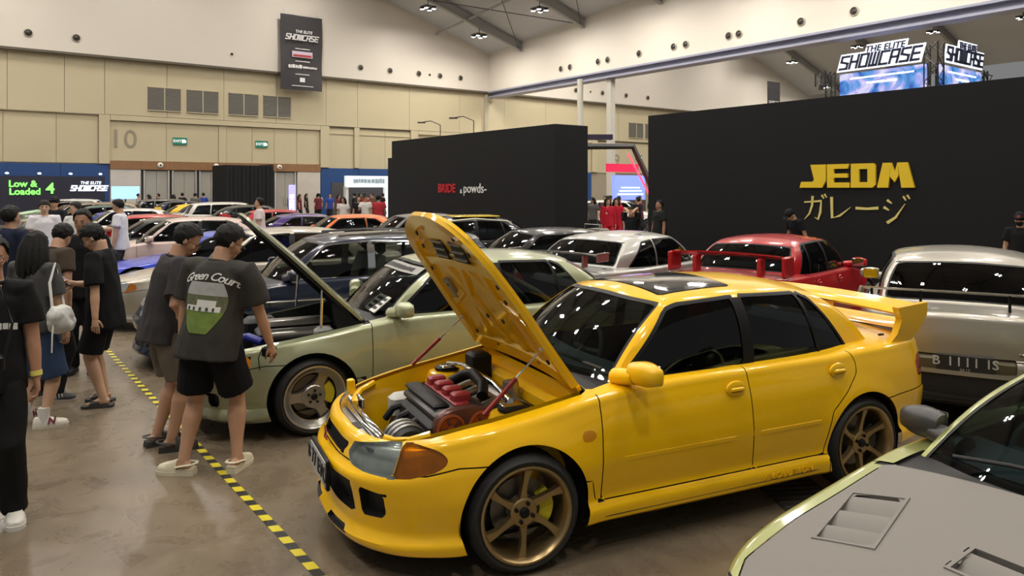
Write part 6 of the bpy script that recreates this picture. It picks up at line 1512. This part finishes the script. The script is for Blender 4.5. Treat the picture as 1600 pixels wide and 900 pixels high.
person('man in white shirt walking between the red coupe and the orange coupe', -6.16, 18.17, (-.9, -.3), 1.78, 1, shirt=(.58, .52, .52), lcol=(.05, .05, .06), legs='long', sk=('tan', (.46, .26, .16)))
person('security man in black standing at the end of the tall yellow-lettered wall', 3.62, 18.3, (-.9, -.3), 1.72, 1, shirt=(.010, .012, .011), lcol=(.01, .01, .01), legs='long', hair='crop', bulk=1.15, head=(10, 0), sk=('brown', (.33, .17, .10)))
person('man in black cap bending forward under the yellow lettering', 6.12, 15.75, (-.95, -.3), 1.66, 1, shirt=(.008, .009, .012), lcol=(.01, .01, .01), legs='long', hair='cap', lean=22, head=(0, -30), wr=(.12, .34, 1.0), sk=('tan', (.46, .26, .16)))
p9 = person('man in black cap with red badge and dark mask before the black wall', 8.42, 12.35, (-.7, -.71), 1.62, 1, shirt=(.008, .008, .009), lcol=(.01, .01, .01), legs='long', hair='cap', head=(0, -12), sk=('tan', (.46, .26, .16)))
MB().ell(p9['hp'](0, .06, .05), (.058, .05, .045), 14, 10).build('face_mask', cloth((.012, .012, .012)), p9['t']); MB().bbox(tuple(p9['hp'](0, .105, .185)), (.05, .012, .03), .004).build('cap_badge', mat('badge_red', (.4, .05, .03), .5), p9['t'])
person('photographer in black crouching with both hands at his face in the gap', 3.05, 19.1, (-.2, -.98), 1.70, 1, shirt=(.010, .011, .013), lcol=(.01, .01, .01), legs='long', kneel=.16, wl=(-.05, .20, 1.40), wr=(.05, .20, 1.40), head=(0, -14), sk=('tan', (.46, .26, .16)))
RED = (.42, .012, .03)
person('promoter in red suit standing behind the black box wall', 3.08, 24.0, (.3, -.95), 1.70, 1, shirt=RED, lcol=RED, hem=.60, hair='long', sleeve=1.2, sk=('pale', (.50, .30, .19))); person('promoter in red suit beside the photographer in the gap', 3.40, 24.3, (-.2, -.98), 1.70, 1, shirt=RED, lcol=RED, hem=.60, hair='long', sk=('pale', (.50, .30, .19)))
# ---- crowd in front of the doors: a few figures, copied with other clothes
PROT = [person('proto', 0, 0, (0, -1), H_, 0, shirt=(.02, .02, .02), lcol=(.015, .015, .018), legs='long', hair=hr_, head=hd_, **kw) for H_, hr_, hd_, kw in ((1.70, 'short', (20, 0), {}), (1.66, 'long', (-25, -8), {}), (1.74, 'short', (60, -10), dict(wr=(.1, .3, 1.25))), (1.72, 'cap', (-50, 0), dict(bulk=1.15)))]
cc = dict(black=(.012, .012, .013), white=(.58, .56, .53), maroon=(.12, .02, .03), blue=(.03, .06, .28), grey=(.10, .10, .10), red=(.38, .03, .04), beige=(.35, .30, .22), brown=(.10, .06, .04))
CL = cc
used = set()
def crowd(i, col, x, y, ang, where):
    src = PROT[i]['t']; c = src if i not in used else copy_tree(src); used.add(i); c.location = (x, y, 0); c.rotation_euler = (0, 0, ang)
    tag(c, 'person in %s top in the crowd %s' % (col, where), 'person', '%s tops in the crowd %s' % (col, where))
    for ch in c.children:
        if ch.name.startswith('shirt'): ch.material_slots[0].link = 'OBJECT'; ch.material_slots[0].material = cloth(CL[col])
rc = random.Random(5); pal = ['black', 'black', 'white', 'maroon', 'grey', 'black', 'blue', 'beige', 'brown', 'black', 'red', 'white']
placed = []
def fill(n, pts, where, jit=.5):
    for k in range(n):
        for tr_ in range(40):
            j_ = jit * (1 + tr_ * .13); x_, y_ = pts(k / max(1, n - 1)); x_ += rc.uniform(-j_, j_); y_ += rc.uniform(-j_, j_)
            if all(math.hypot(x_ - a, y_ - b) > 1.1 for a, b in placed): break
        placed.append((x_, y_)); crowd(rc.randrange(4), pal[rc.randrange(len(pal))], x_, y_, rc.uniform(0, 6.28), where)
fill(7, lambda t_: hall(26.9 - 2.8 * t_, 3.4 + 3.2 * (t_ * 3.5 % 1)), 'before the numbered doors', .2)
fill(5, lambda t_: hall(17.7 - 2.6 * t_, 3.0 + 2.0 * (t_ * 7 % 1)), 'right of the black curtained booth', .2)
fill(20, lambda t_: hall(19.0 - 8.0 * t_, 9.0 + 3.0 * (t_ * 11 % 1)), 'before the white booth')
fill(9, lambda t_: (3.6 + 1.6 * (t_ * 5 % 1), 26.8 + 4.0 * t_), 'beyond the red-lit gate', .25)
for i, c_, px_, d_, a_ in ((1, 'white', -6.7, 29.6, 200), (2, 'white', -5.75, 29.3, 170), (0, 'black', -6.2, 30.2, 190), (3, 'red', -5.35, 29.9, 10)): crowd(i, c_, px_, d_, R(a_), 'close to the box wall')
for i, pr in enumerate(PROT):
    if i not in used:
        for ch in list(pr['t'].children): bpy.data.objects.remove(ch)
        bpy.data.objects.remove(pr['t'])
# ================================================================== BOOTHS AND OTHER BACKGROUND THINGS
glow = mat('neon_green', (.20, 1.0, .12), .4, emit=1.6); glw = mat('neon_white', (.9, .95, 1), .4, emit=1.8)
x, y = hall(33.4, 1.6); t = thing('backdrop_board', 'dark backdrop board lettered in green and white before the blue wall', 'board', (x, y, 0), HALL_ANG)
MB().box((0, 0, 1.35), (10.2, .3, 2.7)).build('board', mat('backdrop_dark', (.014, .014, .03), .5), t, 0)
def bl(body, u, z, sz, m, **k): o = put('lettering', text_mesh(body, sz, .03, m=m, **k), t, (u, -.18, z)); o.rotation_euler = (R(90), 0, 0)
bl('Low &', 1.05, 2.25, .50, glow, bold=.012); bl('Loaded', 1.15, 1.82, .50, glow, bold=.012); bl('4', 2.35, 1.98, .85, glow, bold=.014); bl('THE ELITE', 4.35, 2.32, .24, glw, shear=.2); bl('SHOWCASE', 4.3, 2.02, .36, glw, shear=.25, bold=.006)
for i in range(7):
    a = MB().tube([(-4.2 + i * 1.5, 0, 2.7), (-4.2 + i * 1.5, -.35, 2.95), (-4.2 + i * 1.5, -.55, 2.9)], .02, 5); a.build('lamp_arm', lampblk, t); MB().ell((-4.2 + i * 1.5, -.58, 2.84), (.09, .09, .05), 10, 6).build('arm_lamp', mat('arm_lamp_lit', (.55, .7, 1), .4, emit=8), t)
x, y = hall(20.9, 5.0); t = thing('black_booth', 'plain black curtained booth in front of the hall doors', 'booth', (x, y, 0), HALL_ANG + R(8))
for k in range(12):
    w = 3.1 / 12; MB().bbox((-1.55 + w * (k + .5), .02 * (k % 2), 1.72), (w * .98, .10, 3.4), .03).build('curtain_panel', blk, t)
MB().box((1.5, .9, 1.75), (.1, 1.8, 3.5)).box((-1.5, .9, 1.7), (.1, 1.8, 3.4)).build('side_panel', blk, t, 0)
x, y = hall(11.6, 6.0); t = thing('white_booth', 'brightly lit white booth with a pale header beside the black box wall', 'booth', (x, y, 0), HALL_ANG)
lit2 = mat('booth_lit', (.75, .85, .88), .5, emit=.55); wb = mat('booth_white', (.62, .62, .60), .5)
MB().box((0, 0, 2.45), (7.0, .3, .75)).build('header', lit2, t, 0); MB().box((0, 2.2, 1.2), (7.0, .15, 2.4)).build('back_panel', mat('booth_dark', (.05, .05, .055), .6), t, 0)
for u in (-3.4, -.15, 3.4): MB().box((u, .1, 1.1), (.22 if u != -.15 else 1.0, .3, 2.1)).build('post', lit2 if u == -.15 else wb, t, 0)
for u_, sd_ in ((-1.9, 31), (1.9, 32)): o = put('small_print', marks(0, 2.2, .3, .03, mat('booth_letter', (.35, .45, .52), .5), sd_), t, (u_, -.17, 2.5)); o['kind'] = 'stuff'; o.rotation_euler = (R(90), 0, 0)
MB().bbox((1.9, .5, .5), (2.6, .6, 1.0), .03).build('counter', wb, t)
t = thing('led_totem', 'tall narrow purple LED totem standing before the white booth', 'totem', (-10.2, 34.6, 0), 0)
MB().bbox((0, 0, 1.12), (.30, .12, 2.1), .02).build('screen', mat('totem_led', (.30, .28, 1.0), .4, emit=1.6), t); MB().bbox((0, 0, .04), (.6, .4, .08), .02).build('base', lampblk, t)
o = put('lettering', text_mesh('SHOWCASE', .22, .01, m=glw), t, (0, -.07, 1.15)); o.rotation_euler = (R(90), R(90), 0)
x, y = hall(27.3, 2.3); t = thing('led_screen', 'small pale blue screen on a stand left of the hall doors', 'screen', (x, y, 0), HALL_ANG)
MB().bbox((0, 0, 1.75), (1.5, .1, .75), .02).build('screen', mat('blue_led', (.30, .55, 1.0), .4, emit=1.2), t); MB().tube([(0, .05, 0), (0, .05, 1.4)], .05, 8).bbox((0, 0, .03), (.8, .5, .06), .02).build('stand', lampblk, t)
t = thing('led_booth', 'blue and purple lit booth screen beyond the red-lit gate', 'booth', (7.2, 46.0, 0), HALL_ANG)
MB().box((0, 0, 2.05), (2.6, .3, 1.5)).build('screen', mat('booth_led', (.16, .22, 1.0), .4, emit=1.3), t, 0); MB().box((0, 0, .65), (2.6, .4, 1.3)).build('plinth', lampblk, t, 0); MB().box((-.6, -.05, 3.25), (2.6, .2, .5)).build('red_header', mat('booth_red', (.6, .015, .07), .5, emit=.5), t, 0)
for k in range(3): MB().box((0, -.16, 1.65 + k * .2), (2.2 - .3 * k, .02, .06)).build('light_line', glw, t, 0)
t = thing('trash_bin', 'metal-framed grey bin at the corner of the black box wall', 'bin', (2.55, 22.2, 0), HALL_ANG - R(90))
MB().bbox((0, 0, .42), (.60, .40, .80), .03).build('bin_body', mat('bin_grey', (.20, .20, .19), .45, .4), t); MB().tube([(-.33, -.22, 0), (-.33, -.22, .95), (.33, -.22, .95), (.33, -.22, 0)], .02, 6).build('bin_frame', alu, t)
for k in range(4): MB().box((-.2 + k * .13, -.205, .45), (.05, .01, .6)).build('bin_slat', alu, t, 0)
